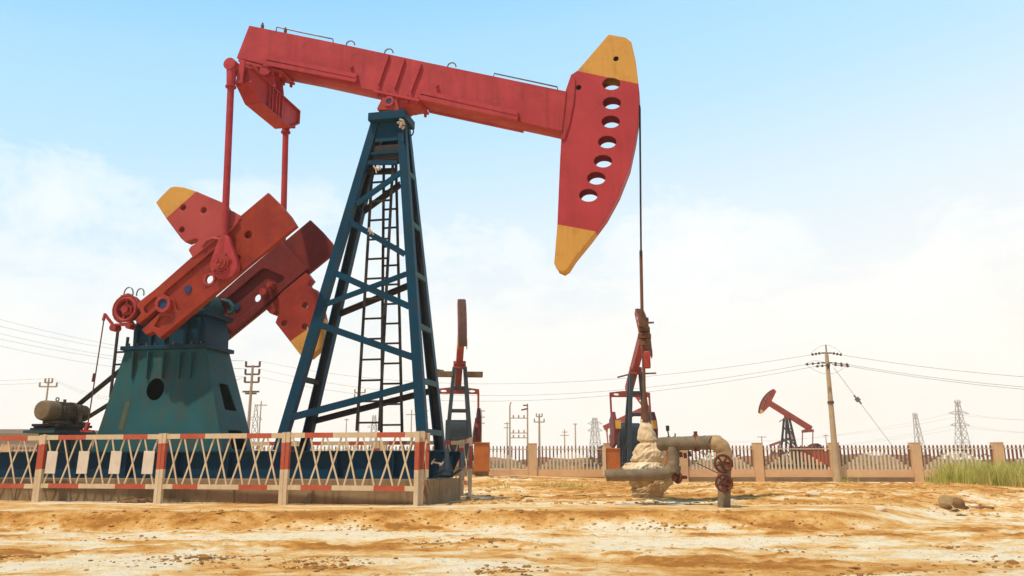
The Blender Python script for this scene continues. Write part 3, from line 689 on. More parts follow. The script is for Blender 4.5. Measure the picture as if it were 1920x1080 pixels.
for s in (1, -1):
    t = an + s * (pi / 2 + off)
    a = Vector((pu.x + .175 * cos(t), .35, pu.z + .175 * sin(t))); b = Vector((bp.x + (Rb + .005) * cos(t), .35, bp.z + (Rb + .005) * sin(t)))
    for k in range(3): bl.bar(a + Vector((0, -.06 + .06 * k, 0)), b + Vector((0, -.06 + .06 * k, 0)), .022, .04)
bl.build("drive_belt", M['belt'], pump)
mb = MB(); mb.pipe((bp.x, .25, bp.z), (bp.x, .46, bp.z), Rb, Rb - .08, 40); mb.cyl((bp.x, .2, bp.z), (bp.x, .5, bp.z), .1, 16)
for k in range(6): t = pi * k / 3; mb.bar((bp.x, .35, bp.z), (bp.x + cos(t) * (Rb - .05), .35, bp.z + sin(t) * (Rb - .05)), .07, .06)
mb.build("belt_wheel", M['leg_dark'], pump)

# --- concrete foundation
fo = MB(); fr = pl(804, 905, -1.0).x; flx = XL - 2
fo.box(((fr + flx) / 2, 0, .16), (fr - flx, 2.0, .50)); 
for k in range(6): fo.box((flx + 2.2 + k * 1.5, -1.004, .10), (.03, .02, .36))
fo = fo.build("concrete_foundation", M['concrete'], None, bevel=.02); fo.location = PC; fo.rotation_euler = (0, 0, -TH)
tag(fo, "long stained concrete block under the teal skid of the big pumpjack", "foundation")

# ------------------------------------------------------------------ ground
_rs = np.random.RandomState(3); _P = _rs.rand(512, 512)
def vnoise(x, y):
    xi = np.floor(x).astype(int); yi = np.floor(y).astype(int); fx = x - xi; fy = y - yi
    fx = fx * fx * (3 - 2 * fx); fy = fy * fy * (3 - 2 * fy); g = lambda a, b: _P[a % 512, b % 512]
    return (g(xi, yi) * (1 - fx) + g(xi + 1, yi) * fx) * (1 - fy) + (g(xi, yi + 1) * (1 - fx) + g(xi + 1, yi + 1) * fx) * fy
def fbm(x, y, o=5, gain=.5):
    s = np.zeros_like(x); a = 1; t = 0
    for i in range(o): s += a * vnoise(x * 2 ** i + 17.3 * i, y * 2 ** i + 5.1 * i); t += a; a *= gain
    return s / t
def sstep(a, b, x): t = np.clip((x - a) / (b - a), 0, 1); return t * t * (3 - 2 * t)
def ground_fields(X, Y):
    """height and soil tint (0 pale crust .. 1 orange earth)"""
    Yb = 11.95 + .35 * (fbm(X * .45, X * 0 + 3, 3) - .5) + .10 * (fbm(X * 2.1, X * 0 + 9, 3) - .5) + .02 * X         # crest of the little bank
    endx = 1 - sstep(4.4, 6.0, X + .8 * (Yb - Y))
    low = -.21 + .05 * (fbm(X * .3, Y * .5 + 40, 3) - .5)
    t = sstep(-.55, .05, Y - Yb)
    yard = .02 * (fbm(X * .8 + 7, Y * .8, 4) - .5)
    right = -.05 - .12 * sstep(6, 14, X)
    back = sstep(11.0, 24, Y)
    zr = low * (1 - back) + (right) * back
    z = (low * (1 - t) + yard * t) * endx + zr * (1 - endx)
    # rough earth beside and behind the pump
    xin = sstep(-1.2, .2, X) ; rough = sstep(14.6, 16.4, Y + .25 * (X - 2)) * xin * (1 - sstep(38, 43, Y)); rough = np.maximum(rough, sstep(20, 24, Y) * (1 - sstep(38, 43, Y)))
    clod = np.abs(fbm(X * 1.1, Y * 1.1, 5, .62) - .5) * 2
    z = z + rough * (.20 * (fbm(X * .55 + 11, Y * .55, 4) - .42) + .13 * (clod - .25))
    z = z - .22 * sstep(26, 41, Y) * sstep(3, 9, X) + .10 * sstep(24, 36, Y) * (1 - sstep(-1, 4, X))
    z = z - .15 * sstep(46, 70, Y)
    near = 1 - sstep(20, 30, Y)
    bankm = t * (1 - sstep(.0, .4, Y - Yb)) * endx
    z = z + near * (.016 * (fbm(X * 3.1, Y * 4.5, 4, .6) - .5) + .035 * bankm * (np.abs(fbm(X * 4, Y * 4, 4, .6) - .5) * 2 - .3))
    # crusted, broken foreground: pale flats, crumbled orange patches, faint ruts
    fore = 1 - sstep(-.5, .0, Y - Yb) * endx
    rut = np.abs(np.sin((Y * 1.0 + .10 * X + .5 * fbm(X * .25, Y * .3 + 5, 3)) * 2.1)) ; rut = sstep(.86, 1.0, rut)
    p1 = fbm(X * .55 + 3, Y * .95 + 60, 5, .58); p2 = fbm(X * 1.6 + 31, Y * 2.2 + 8, 5, .62)
    cl = fbm(X * .8 + 61, Y * 1.3 + 13, 5, .65)
    lumps = sstep(.57, .67, cl) * fore * (1 - sstep(13, 16, Y))
    z = z + lumps * (.06 * (fbm(X * 7, Y * 7, 4, .65) - .15)) - fore * (.022 * rut * fbm(X * .6, Y * .6 + 77, 2) + .02 * sstep(.5, .6, p1))
    z = z + fore * .022 * (np.abs(fbm(X * 2.4 + 5, Y * 2.4, 5, .66) - .5) * 2 - .3)
    soil = .20 + 1.6 * (p1 - .5) + 1.1 * (p2 - .5) + .18 * rut
    soil = np.clip(soil, 0, 1) * fore + (.52 + .9 * (fbm(X * 1.1, Y * 1.6, 5, .6) - .5)) * (1 - fore)
    soil = soil + lumps * .55 + bankm * .42 * (.5 + .9 * fbm(X * 2.2 + 7, Y * 3 + 3, 4, .6)) + rough * (.25 + .8 * (fbm(X * 1.7 + 3, Y * 2.0, 5, .6) - .5))
    soil = soil - .40 * sstep(.52, .66, fbm(X * .4 + 50, Y * .9 + 2, 4)) * (1 - bankm) * sstep(12.2, 13, Y)
    return z, np.clip(soil, 0, 1)
def gz(x, y):
    z, s = ground_fields(np.array([float(x)]), np.array([float(y)])); return float(z[0])
def axis(dense0, dense1, step, lo, hi, g):
    a = list(np.arange(dense0, dense1 + 1e-6, step)); s = step; v = a[-1]
    while v < hi: s *= g; v += s; a.append(v)
    s = step; v = a[0]
    while v > lo: s *= g * 1.06; v -= s; a.insert(0, v)
    return np.array(a)
xs = axis(-10, 11, .036, -400, 510, 1.03); ys = axis(5.6, 15.5, .030, -35, 500, 1.013)
GX, GY = np.meshgrid(xs, ys); GZ, GS = ground_fields(GX, GY); nx, ny = len(xs), len(ys)
gm = bpy.data.meshes.new("ground"); gm.vertices.add(nx * ny)
gm.vertices.foreach_set('co', np.stack([GX, GY, GZ], -1).astype(np.float32).ravel())
ii = (np.arange(ny - 1)[:, None] * nx + np.arange(nx - 1)[None, :]).ravel(); quads = np.stack([ii, ii + 1, ii + nx + 1, ii + nx], -1)
gm.loops.add(quads.size); gm.loops.foreach_set('vertex_index', quads.ravel().astype(np.int32))
gm.polygons.add(len(quads)); gm.polygons.foreach_set('loop_start', np.arange(0, quads.size, 4, dtype=np.int32)); gm.polygons.foreach_set('loop_total', np.full(len(quads), 4, dtype=np.int32))
gm.update(calc_edges=True); gm.polygons.foreach_set('use_smooth', [True] * len(quads))
at = gm.attributes.new("soil", 'FLOAT', 'POINT'); at.data.foreach_set('value', GS.astype(np.float32).ravel())
ground = bpy.data.objects.new("ground", gm); COL.objects.link(ground); tag(ground, kind='structure', label="pale dusty ground streaked with orange earth")
def ground_mat():
    m = bpy.data.materials.new("dusty_ground"); m.use_nodes = True; nt = m.node_tree; b = nt.nodes['Principled BSDF']
    t = N(nt, 'ShaderNodeTexCoord'); a = N(nt, 'ShaderNodeAttribute', attribute_name="soil")
    n = N(nt, 'ShaderNodeTexNoise'); n.inputs['Scale'].default_value = 3.2; n.inputs['Detail'].default_value = 10; n.inputs['Roughness'].default_value = .68; Lk(nt, t.outputs['Object'], n.inputs[0])
    mpn = N(nt, 'ShaderNodeMapping'); Lk(nt, t.outputs['Object'], mpn.inputs[0]); mpn.inputs['Scale'].default_value = (1.0, 1.25, 1)
    n2 = N(nt, 'ShaderNodeTexNoise'); n2.inputs['Scale'].default_value = 2.6; n2.inputs['Detail'].default_value = 9; n2.inputs['Roughness'].default_value = .7; Lk(nt, mpn.outputs[0], n2.inputs[0])
    s = math_(nt, 'ADD', a.outputs['Fac'], math_(nt, 'MULTIPLY', math_(nt, 'SUBTRACT', n.outputs[0], .5), 1.1))
    s = math_(nt, 'ADD', s, math_(nt, 'MULTIPLY', math_(nt, 'SUBTRACT', n2.outputs[0], .5), 1.2), True)
    c = ramp(nt, [(0, (.88, .75, .515)), (.24, (.85, .63, .34)), (.5, (.77, .445, .15)), (.78, (.62, .285, .062)), (1, (.42, .17, .034))]); Lk(nt, s, c.inputs[0])
    mp4 = N(nt, 'ShaderNodeMapping'); Lk(nt, t.outputs['Object'], mp4.inputs[0]); mp4.inputs['Scale'].default_value = (1.3, 2.2, 1); mp4.inputs['Rotation'].default_value = (0, 0, .06)
    n4 = N(nt, 'ShaderNodeTexNoise'); n4.inputs['Scale'].default_value = 1.7; n4.inputs['Detail'].default_value = 10; n4.inputs['Roughness'].default_value = .72; Lk(nt, mp4.outputs[0], n4.inputs[0])
    s = math_(nt, 'ADD', s, math_(nt, 'MULTIPLY', math_(nt, 'SUBTRACT', n4.outputs[0], .5), 1.5), True); Lk(nt, s, c.inputs[0])
    n3 = N(nt, 'ShaderNodeTexNoise'); n3.inputs['Scale'].default_value = 11; n3.inputs['Detail'].default_value = 8; n3.inputs['Roughness'].default_value = .75; Lk(nt, mpn.outputs[0], n3.inputs[0])
    r3 = ramp(nt, [(.56, (0,) * 3), (.66, (.8,) * 3)]); Lk(nt, n3.outputs[0], r3.inputs[0])
    cc = mixc(nt, r3.outputs[0], c.outputs[0], (.34, .165, .045)); Lk(nt, cc, b.inputs['Base Color'])
    b.inputs['Roughness'].default_value = .95; b.inputs['Specular IOR Level'].default_value = .1
    nb = N(nt, 'ShaderNodeTexNoise'); nb.inputs['Scale'].default_value = 9; nb.inputs['Detail'].default_value = 10; nb.inputs['Roughness'].default_value = .7; Lk(nt, t.outputs['Object'], nb.inputs[0])
    bp = N(nt, 'ShaderNodeBump'); bp.inputs['Strength'].default_value = 1.0; bp.inputs['Distance'].default_value = .06; Lk(nt, nb.outputs[0], bp.inputs['Height']); Lk(nt, bp.outputs[0], b.inputs['Normal'])
    return m
gm.materials.append(ground_mat())

def lump(mb, c, r, sq=.6, seed=0, sub=2):
    rr = random.Random(seed); bm = bmesh.new(); bmesh.ops.create_icosphere(bm, subdivisions=sub, radius=1)
    pl_ = [Vector((rr.gauss(0, 1), rr.gauss(0, 1), rr.gauss(0, 1))).normalized() for _ in range(7)]
    off = [rr.uniform(.55, .9) for _ in pl_]
    for v in bm.verts:
        for q, o in zip(pl_, off):
            d = v.co.dot(q)
            if d > o: v.co -= q * (d - o) * .9
        v.co *= 1 + rr.uniform(-.05, .05); v.co.z *= sq
        v.co = Vector((v.co.x * r[0], v.co.y * r[1], v.co.z * r[2])) + Vector(c)
    me = bpy.data.meshes.new("t"); bm.to_mesh(me); bm.free(); nf = len(mb.bm.faces); mb.bm.from_mesh(me); mb.bm.faces.ensure_lookup_table(); mb._mark(mb.bm.faces[nf:]); bpy.data.meshes.remove(me)
M['rock'] = mat('tan_rock', (.46, .31, .15), (.36, .22, .10), .9, 6, .5, (.2, .11, .05), .5, .4, 25)
M['dark_rock'] = mat('dark_brown_clod', (.26, .14, .06), (.17, .09, .038), .95, 8, .5, None, 0, .5, 30)
M['clod'] = mat('orange_clod', (.55, .30, .085), (.44, .21, .05), .95, 4, .5, None, 0, .4, 30)
rc = random.Random(11)
_var = []
for k in range(14):
    mb = MB(); lump(mb, (0, 0, 0), (1, .85, .8), .7, 300 + k, 1); mb.bm.verts.index_update()
    _var.append((np.array([v.co[:] for v in mb.bm.verts]), np.array([[v.index for v in f.verts] for f in mb.bm.faces]))); mb.bm.free()
def clod_field(spots_, m, label):
    V, Fc, nv = [], [], 0; pts = np.array([(x, y) for x, y, r in spots_]); zz_ = ground_fields(pts[:, 0], pts[:, 1])[0]
    for (x, y, r), z in zip(spots_, zz_):
        v, f = _var[rc.randrange(14)]; t = rc.uniform(0, 6.28); k = np.array([rc.uniform(.8, 1.6), rc.uniform(.7, 1.2), rc.uniform(.6, 1.1)]) * r; w = v * k
        w = np.stack([w[:, 0] * cos(t) - w[:, 1] * sin(t) + x, w[:, 0] * sin(t) + w[:, 1] * cos(t) + y, w[:, 2] + z + r * .12], -1); V.append(w); Fc.append(f + nv); nv += len(v)
    me = bpy.data.meshes.new("soil_clods"); me.from_pydata(np.concatenate(V).tolist(), [], np.concatenate(Fc).tolist()); me.materials.append(M[m]); o = bpy.data.objects.new("soil_clods", me); COL.objects.link(o); tag(o, label, kind='stuff')
sp0 = []
for k in range(5400):
    if k < 3600: x, y = rc.uniform(-1.2, 16), 14.0 + 22 * rc.random() ** 1.4
    elif k < 4400: x = rc.uniform(-9, 5.3); y = 11.7 + .02 * x + rc.gauss(0, .25)
    else: y = rc.uniform(6.2, 11.5); x = rc.uniform(-.7, .75) * y
    sp0.append((x, y, min(.13, .006 + .010 * rc.random() + .013 * rc.expovariate(1.0)) * ((1.0 + .012 * y) if k < 3600 else (.75 if k < 4400 else .42))))
clod_field(sp0, 'clod', "loose orange earth clods scattered over the ground")
sp1 = []
for px, py, n, w in ((378, 1046, 34, .30), (420, 1052, 30, .4), (600, 1056, 70, .42), (25, 1049, 50, .30), (300, 1052, 26, .4), (960, 1068, 40, .35), (800, 1017, 24, .3), (870, 1020, 16, .4), (235, 1009, 14, .4), (1795, 1025, 14, .2), (1700, 1058, 12, .5), (1880, 1050, 22, .4), (1560, 1003, 14, .3), (1240, 992, 20, .4), (960, 985, 22, .4), (700, 990, 18, .6), (1400, 1070, 10, .4), (1640, 1070, 18, .35), (1480, 1030, 12, .3)):
    p = at_z(px, py, -.21)
    for _ in range(n * 2): sp1.append((p.x + rc.gauss(0, w * .6), p.y + rc.gauss(0, w * .55), .006 + .014 * rc.random() ** 2 + .007 * rc.expovariate(1)))
M['dark_clod'] = mat('brown_clod', (.38, .185, .05), (.26, .12, .034), .95, 6, .5, None, 0, .4, 30)
clod_field(sp1, 'dark_clod', "crumbled brown earth clods in clusters on the pale foreground")
def rock(px, py, w, h, m, label, seed, z=None):
    p = at_z(px, py, -.05)
    for _ in range(6): p = at_z(px, py, gz(p.x, p.y))
    mb = MB(); lump(mb, (0, 0, h * .30), (w, w * .8, h), .75, seed, 3); o = mb.build("rock", M[m], None); o.location = p; tag(o, label, "rock"); return o
rock(1777, 944, .15, .17, 'rock', "largest tan rock lying on the orange earth before the grass clump", 1)
rock(1797, 949, .13, .13, 'dark_rock', "brown clod close against the right side of the largest tan rock", 2)
rock(1773, 953, .10, .07, 'dark_rock', "dark flat clod in front of the largest tan rock", 5)
rock(1826, 950, .10, .05, 'sign', "small white stone right of the largest tan rock", 3)
rock(1848, 955, .17, .06, 'dark_rock', "flat brown clod farthest right of the rubble near the grass", 4)
rock(1524, 929, .16, .10, 'picket_cream', "pale stone on the rough earth left of the utility pole foot", 6)
rock(1558, 928, .20, .09, 'rock', "flat tan stone on the rough earth in front of the utility pole", 7)
rock(1652, 957, .10, .07, 'picket_cream', "pale pebble on the earth ridge between the pole and the grass", 8)

rock(1790, 941, .11, .12, 'rock', "tan angular rock leaning on the right side of the largest tan rock", 12)
rock(1762, 949, .10, .07, 'rock', "small tan rock left of the dark flat clod in the rubble", 13)
rock(1808, 953, .09, .06, 'dark_rock', "small brown clod at the right foot of the rubble", 14)
# scrap by the barrier
p = at_z(252, 943, 0); mb = MB()
for k, (dx, dy_, w, h) in enumerate(((-.16, 0, .10, .06), (.02, .03, .13, .11), (.15, -.02, .10, .10), (.05, -.08, .07, .05))): lump(mb, (dx, dy_, h * .3), (w, w * .7, h), .7, 40 + k, 2)
mb.tube([(-.30, 0, .01), (-.16, 0, .07), (-.05, 0, .10), (.04, .0, .06)], .014, 6); mb.tube([(.1, 0, .10), (.22, -.02, .05), (.30, 0, .01)], .012, 6)
o = mb.build("scrap_heap", M['dark_rock'], None); o.location = p; tag(o, "small dark heap of scrap lying below the striped barrier", "scrap")

# ------------------------------------------------------------------ striped barrier
def stripes(mb, a, b, t0, t1, w, t, td):
    a = Vector(a); b = Vector(b); cuts = [(0, 0)]
    prev = 0.0
    for lo, hi in zip(t0, t1):
        mb.mi = 0; mb.bar(a.lerp(b, prev), a.lerp(b, lo), w, t, td); mb.mi = 1; mb.bar(a.lerp(b, lo), a.lerp(b, hi), w, t, td); prev = hi
    mb.mi = 0; mb.bar(a.lerp(b, prev), b, w, t, td)
BH = 1.20
def panel(P0, P1, label, reds=((.12, .34), (.68, .90)), reds2=((.10, .34), (.67, .90)), plates=(), nx_=7, group="striped barrier panels round the big pumpjack"):
    P0 = Vector(P0); P1 = Vector(P1); L = (P1 - P0).length; e = empty("barrier_panel", P0, atan2(P1.y - P0.y, P1.x - P0.x)); tag(e, label, "barrier", group); e.rotation_euler.x = rnd.gauss(0, .006); e.rotation_euler.y = rnd.gauss(0, .003)
    mats_ = [M['white'], M['stripe']]
    for x in (.037, L - .037):
        mb = MB(); stripes(mb, (x, 0, -.04), (x, 0, BH), (.50,), (.86,), .068, .068, (0, 1, 0)); mb.build("post", mats_, e)
    for z, rd, nm in ((BH - .055, reds, "top_rail"), (.285, reds2, "bottom_rail")):
        mb = MB(); stripes(mb, (.073, 0, z), (L - .073, 0, z), [a for a, b in rd], [b for a, b in rd], .085 if z > .5 else .08, .045, (0, 1, 0)); mb.build(nm, mats_, e)
    pit = (L - .16) / nx_; mb = MB(); za, zb = .326, BH - .098
    for k in range(nx_):
        c = .08 + pit * (k + .5); h = pit * .37; jj = lambda: rnd.gauss(0, .007)
        for sg in (-1, 1):
            p0_, p1_ = Vector((c + sg * h + jj(), -.010 * sg, za)), Vector((c - sg * h + jj(), -.010 * sg, zb)); pm = p0_.lerp(p1_, .5) + Vector((jj(), 0, 0)); mb.bar(p0_, pm, .028, .012); mb.bar(pm, p1_, .028, .012)
    mb.build("lattice", mats_, e)
    for k in plates:
        c = .08 + pit * (k + .5); mb = MB(); mb.plate([(c - .115, .50), (c + .105, .50), (c + .118, .895), (c - .10, .90)], (), -.030, -.018, .003); mb.build("plate", M['sign'], e)
    return e
cn = at_z(780.5, 949.5, 0.0); TB = radians(13)
def lp(px, base=cn, th=TB):
    k = (px - 960) / FPX / (cos(PITCH) - sin(PITCH) * (540 - 940) / FPX)
    t = (base.x - k * base.y) / (cos(th) + k * sin(th)); return Vector((base.x - t * cos(th), base.y + t * sin(th), 0))
def gset(v): v = Vector(v); v.z = 0.0; return v
pxs = [-165, 67.5, 296, 530.5, 784]
labs = ["striped lattice barrier panel running out of the left edge of the picture", "striped barrier panel carrying four blank white plates in front of the motor",
        "striped barrier panel without plates in front of the reducer stand", "striped barrier panel in front of the samson post legs, ending at the corner"]
rd = [(((.10, .30), (.66, .90)), ((.12, .34), (.70, .92))), (((.11, .36), (.69, .90)), ((.07, .34), (.66, .92))), (((.12, .34), (.70, .91)), ((.09, .31), (.66, .90))), (((.12, .35), (.70, .92)), ((.11, .36), (.69, .93)))]
for i in range(4):
    panel(gset(lp(pxs[i])), gset(lp(pxs[i + 1])), labs[i], rd[i][0], rd[i][1], (0, 2, 4, 6) if i == 1 else ())
panel(gset(lp(785)) + Vector((.02, .06, 0)), gset(at_z(799, 944.5, 0)), "short end panel turning back from the near corner of the striped barrier", ((.2, .7),), ((.2, .7),), (), 1)
fc = gset(at_z(866, 928.5, 0)); fn = gset(at_z(881, 934.5, 0))
panel(fn, fc - Vector((0, .05, 0)), "short end panel at the far corner of the striped barrier behind the skid end", ((.3, .7),), ((.3, .7),), (), 1)
rl = [fc + Vector((-cos(TB), sin(TB), 0)) * (2.05 * k) for k in range(5)]
rlab = ["rear striped barrier panel nearest the far corner, behind the skid end", "rear striped barrier panel seen between the right legs of the samson post", "rear striped barrier panel seen under the middle of the samson post", "rear striped barrier panel seen between the reducer stand and the samson post"]
for k in range(4): panel(rl[k + 1], rl[k], rlab[k])

# ------------------------------------------------------------------ wellhead and flow line
WY = 14.19
def wp(x, y, Y=WY): return at_y(x, y, Y)
wb = wp(1215, 926); wb.z = gz(wb.x, wb.y); well = empty("wellhead", (wb.x, wb.y, wb.z)); tag(well, "wellhead wrapped in cream plastic sheet with lagged pipes and rusty handwheels", "wellhead")
def wv(v): return Vector(v) - Vector(well.location)
def sack(rows, nm, m, seed, amp, Y=WY, depth=.85, sub=9):
    """crumpled sheet tied round the fitting: creases run slantwise, pleats gather at the ties"""
    n = 120; dense = []
    for (a, b) in zip(rows[:-1], rows[1:]):
        for k in range(sub): t = k / sub; t2 = t * t * (3 - 2 * t); dense.append(tuple(a[j] + (b[j] - a[j]) * (t if j == 0 else t2) for j in range(3)))
    dr = np.random.RandomState(seed); DIRS = []
    for k in range(9): v = dr.randn(3) * np.array([1, 1, .8]); v /= np.linalg.norm(v); fr = 2.4 * 1.36 ** k; DIRS.append((*v, fr, .85 / (1.24 ** k), dr.rand()))
    dense.append(rows[-1]); mb = MB(); rings = []; th = np.arange(n) * 2 * pi / n
    wid = [r - l for _, l, r in dense]
    for i, (y, l, r) in enumerate(dense):
        A, B = wp(l, y, Y), wp(r, y, Y); c = (A + B) / 2; Rr = (B - A).length / 2
        u = th / (2 * pi) * 9; w = np.full(n, i * .055 + seed)
        lo, hi2 = max(0, i - 12), min(len(wid), i + 13); pin = 1 - (wid[i] - min(wid[lo:hi2])) / (max(wid[lo:hi2]) - min(wid[lo:hi2]) + 1e-6)
        def per(f): bl = th / (2 * pi); return f(th) * (1 - bl) + f(th - 2 * pi) * bl
        zc_ = wp(0, y, Y).z
        def fold(t):
            px_, py_, pz_ = np.cos(t) * Rr, np.sin(t) * Rr, np.full(n, zc_); acc = 0
            wx = .10 * np.sin(pz_ * 5 + seed) + .05 * np.sin(px_ * 9); px_ = px_ + wx; pz_ = pz_ + .08 * np.sin(py_ * 6 + px_ * 7)
            for (dx, dy_, dzz, fr, am, ph) in DIRS: q = (px_ * dx + py_ * dy_ + pz_ * dzz) * fr + ph; acc = acc + am * (np.abs((q % 1) - .5) * 2 - .5)
            return acc
        f1 = per(lambda t: np.abs(fbm(t * 1.1 + i * .02 + seed, w + t * .35, 3, .55) - .5) * 2)
        f2 = per(lambda t: np.abs(fbm(t * 2.6 - i * .015 + seed * 3, w * 1.7 - t * .5, 3, .6) - .5) * 2)
        f3 = per(lambda t: fbm(t * .9 + seed * 7, w * .6, 2) - .5)
        rad = Rr * (1 + amp * (.95 * fold(th) + .5 * (f1 - .28)) + (.01 + .04 * pin) * np.abs(np.sin(th * 6.5 + np.sin(th * 2 + i * .05) * 1.6 + i * .02)))
        rings.append([mb.bm.verts.new(wv(c + Vector((cos(t) * q, sin(t) * q * depth, 0)))) for t, q in zip(th, rad)])
    for A, B in zip(rings[:-1], rings[1:]):
        for k in range(n): mb.bm.faces.new((A[k], A[(k + 1) % n], B[(k + 1) % n], B[k]))
    mb.bm.faces.new(rings[0]); mb.bm.faces.new(rings[-1][::-1])
    return mb.build(nm, M[m], well, 38)
sack([(782, 1203, 1212), (790, 1200, 1216), (803, 1197, 1224), (816, 1196, 1230), (825, 1196, 1234), (829, 1201, 1233), (836, 1193, 1238), (850, 1186, 1246), (862, 1185, 1247), (866, 1189, 1244), (870, 1176, 1247), (878, 1169, 1248), (886, 1167, 1248), (894, 1172, 1248)], "plastic_wrap", 'plastic', 5, .17)
sack([(884, 1182, 1252), (895, 1182, 1256), (906, 1181, 1258), (916, 1184, 1252), (924, 1187, 1247), (933, 1190, 1245)], "lower_wrap", 'plastic_dirty', 9, .15)
mb = MB(); lump(mb, wv(wp(1157, 888, 14.3)), (.14, .12, .10), .8, 77, 3); mb.build("plastic_flap", M['plastic'], well)
def lag(pts, r, nm, m='pipe', amp=.05, n=20, seg=.035):
    """cloth-lagged pipe: spiral windings show as small steps of the radius"""
    pts = [Vector(p) for p in pts]; out_ = []
    for a, b in zip(pts[:-1], pts[1:]):
        k = max(2, int((b - a).length / seg)); out_ += [a.lerp(b, i / k) for i in range(k)]
    out_.append(pts[-1]); rr = random.Random(len(out_)); js = [1 + amp * (((i * .37) % 1) - .5) + rr.uniform(-.02, .02) for i in range(len(out_))]
    mb = MB(); mb.tube([wv(p) for p in out_], lambda t: r * js[min(len(js) - 1, int(round(t * (len(js) - 1))))], n); return mb.build(nm, M[m], well, 60)
LY = 13.72
lag([wp(1136, 892, LY), wp(1142, 891, LY), wp(1200, 891, LY), wp(1240, 889, LY), wp(1252, 886, LY), wp(1260, 878, LY), wp(1263, 868, LY + .05), wp(1263, 840, LY + .1)], .097, "lower_pipe")
mb = MB(); mb.tube([wv(wp(1263, 886, LY)), wv(wp(1264, 880, LY)), wv(wp(1264, 873, LY))], .112, 16); mb.build("elbow_wrap", M['pipe'], well)
VY = 13.10
def mixp(t): return wp(1238 + (1345 - 1238) * t, 832.5 - 3 * t, 14.05 + (VY + .12 - 14.05) * t)
lag([mixp(0), mixp(.3), mixp(.6), mixp(.92), wp(1341, 830, VY + .05)], .116, "upper_pipe")
lag([wp(1336, 829.5, VY + .05), wp(1344, 831, VY + .02), wp(1351, 836, VY), wp(1356, 844, VY), wp(1358, 855, VY), wp(1358, 866, VY)], .128, "elbow_wrap", 'plastic_dirty', .12)
mb = MB(); q = mixp(.62); mb.pipe(wv(q - Vector((.035, 0, 0))), wv(q + Vector((.035, 0, 0))), .135, .10, 20); mb.bar(wv(q + Vector((0, -.02, .1))), wv(q + Vector((0, -.02, .19))), .05, .06); mb.bar(wv(q + Vector((0, -.14, .02))), wv(q + Vector((.02, -.14, -.10))), .04, .03); mb.build("pipe_clamp", M['valve'], well)
mb = MB()
for cx, cy in ((1276, 847), (1284, 849), (1292, 846)): a = wp(cx, cy, 13.8); mb.bar(wv(a), wv(a + Vector((.01, 0, -.09))), .05, .04)
mb.build("hanging_bracket", M['rust'], well)
mb = MB()
mb.tube([wv(wp(1357.5, 952, VY)), wv(wp(1358, 925, VY)), wv(wp(1358, 918, VY))], .100, 20); mb.cyl(wv(wp(1358, 918, VY)), wv(wp(1358, 880, VY)), .105, 20); mb.cyl(wv(wp(1358, 882, VY)), wv(wp(1358, 868, VY)), .115, 20); mb.cyl(wv(wp(1358, 872, VY)), wv(wp(1358, 858, VY)), .10, 16)
mb.build("riser_pipe", M['pipe'], well)
def wheel(c, ax, R, nm="handwheel"):
    c = wv(c); ax = Vector(ax).normalized(); mb = MB(); mb.torus(c, ax, R, .021, 32, 8); mb.cyl(c - ax * .05, c + ax * .18, .030, 12)
    u = ax.cross(Vector((0, 0, 1))).normalized(); v = ax.cross(u)
    for k in range(5):
        t = 2 * pi * k / 5 + .3; mb.bar(c + (u * cos(t) + v * sin(t)) * .02, c + (u * cos(t) + v * sin(t)) * (R - .01), .030, .022, ax)
    mb.mi = 0; return mb.build(nm, M['valve'], well)
wheel(wp(1355.5, 869, VY - .22), (.05, 1, .04), .128); wheel(wp(1357.5, 905.5, VY - .22), (-.04, 1, 0), .126)
for cy in (869, 905.5):
    mb = MB(); a = wv(wp(1358, cy, VY)); mb.cyl(a + Vector((0, -.11, 0)), a + Vector((0, .0, 0)), .075, 14); mb.box(a + Vector((.09, -.02, .0)), (.07, .09, .12)); mb.build("valve_body", M['valve'], well)
wheel(wp(1271, 895, LY), (1, .55, 0), .085)
mb = MB(); a = wv(wp(1266, 894, LY)); mb.cyl(a + Vector((-.05, 0, 0)), a + Vector((.02, 0, 0)), .06, 12); mb.build("valve_body", M['rust'], well)
mb = MB(); a = wv(wp(1254, 818, 14.0)); b_ = wv(wp(1252, 808, 14.0)); c_ = wv(wp(1251.5, 798, 14.0)); mb.tube([b_, c_], .030, 10); mb.tube([a, b_], .012, 6); mb.bar(a + Vector((0, 0, -.06)), a + Vector((.11, 0, -.01)), .04, .04); mb.cyl(a + Vector((.11, 0, -.03)), a + Vector((.11, 0, .05)), .012, 6); mb.cyl(a + Vector((-.0, 0, -.14)), a, .03, 8)
mb.build("pressure_gauge", M['leg_dark'], well)
mb = MB(); mb.tube([wv(wp(1306, 868, 13.3)), wv(wp(1325, 877, 13.25)), wv(wp(1346, 887, 13.2))], .008, 6); mb.build("tie_wire", M['steel'], well)
mb = MB(); s0 = wv(PC + PA * (low.x) + PN * 0 + Vector((0, 0, 0))); rp = wp(1208, 786); mb.tube([wv(wp(1206, 640)), wv(wp(1208, 740)), wv(wp(1209, 792))], .030, 10); mb.tube([wv(wp(1208, 745)), wv(wp(1208.5, 770)), wv(wp(1209, 792))], lambda t: .045 + .03 * t, 12); mb.build("polished_rod", M['rust'], well)

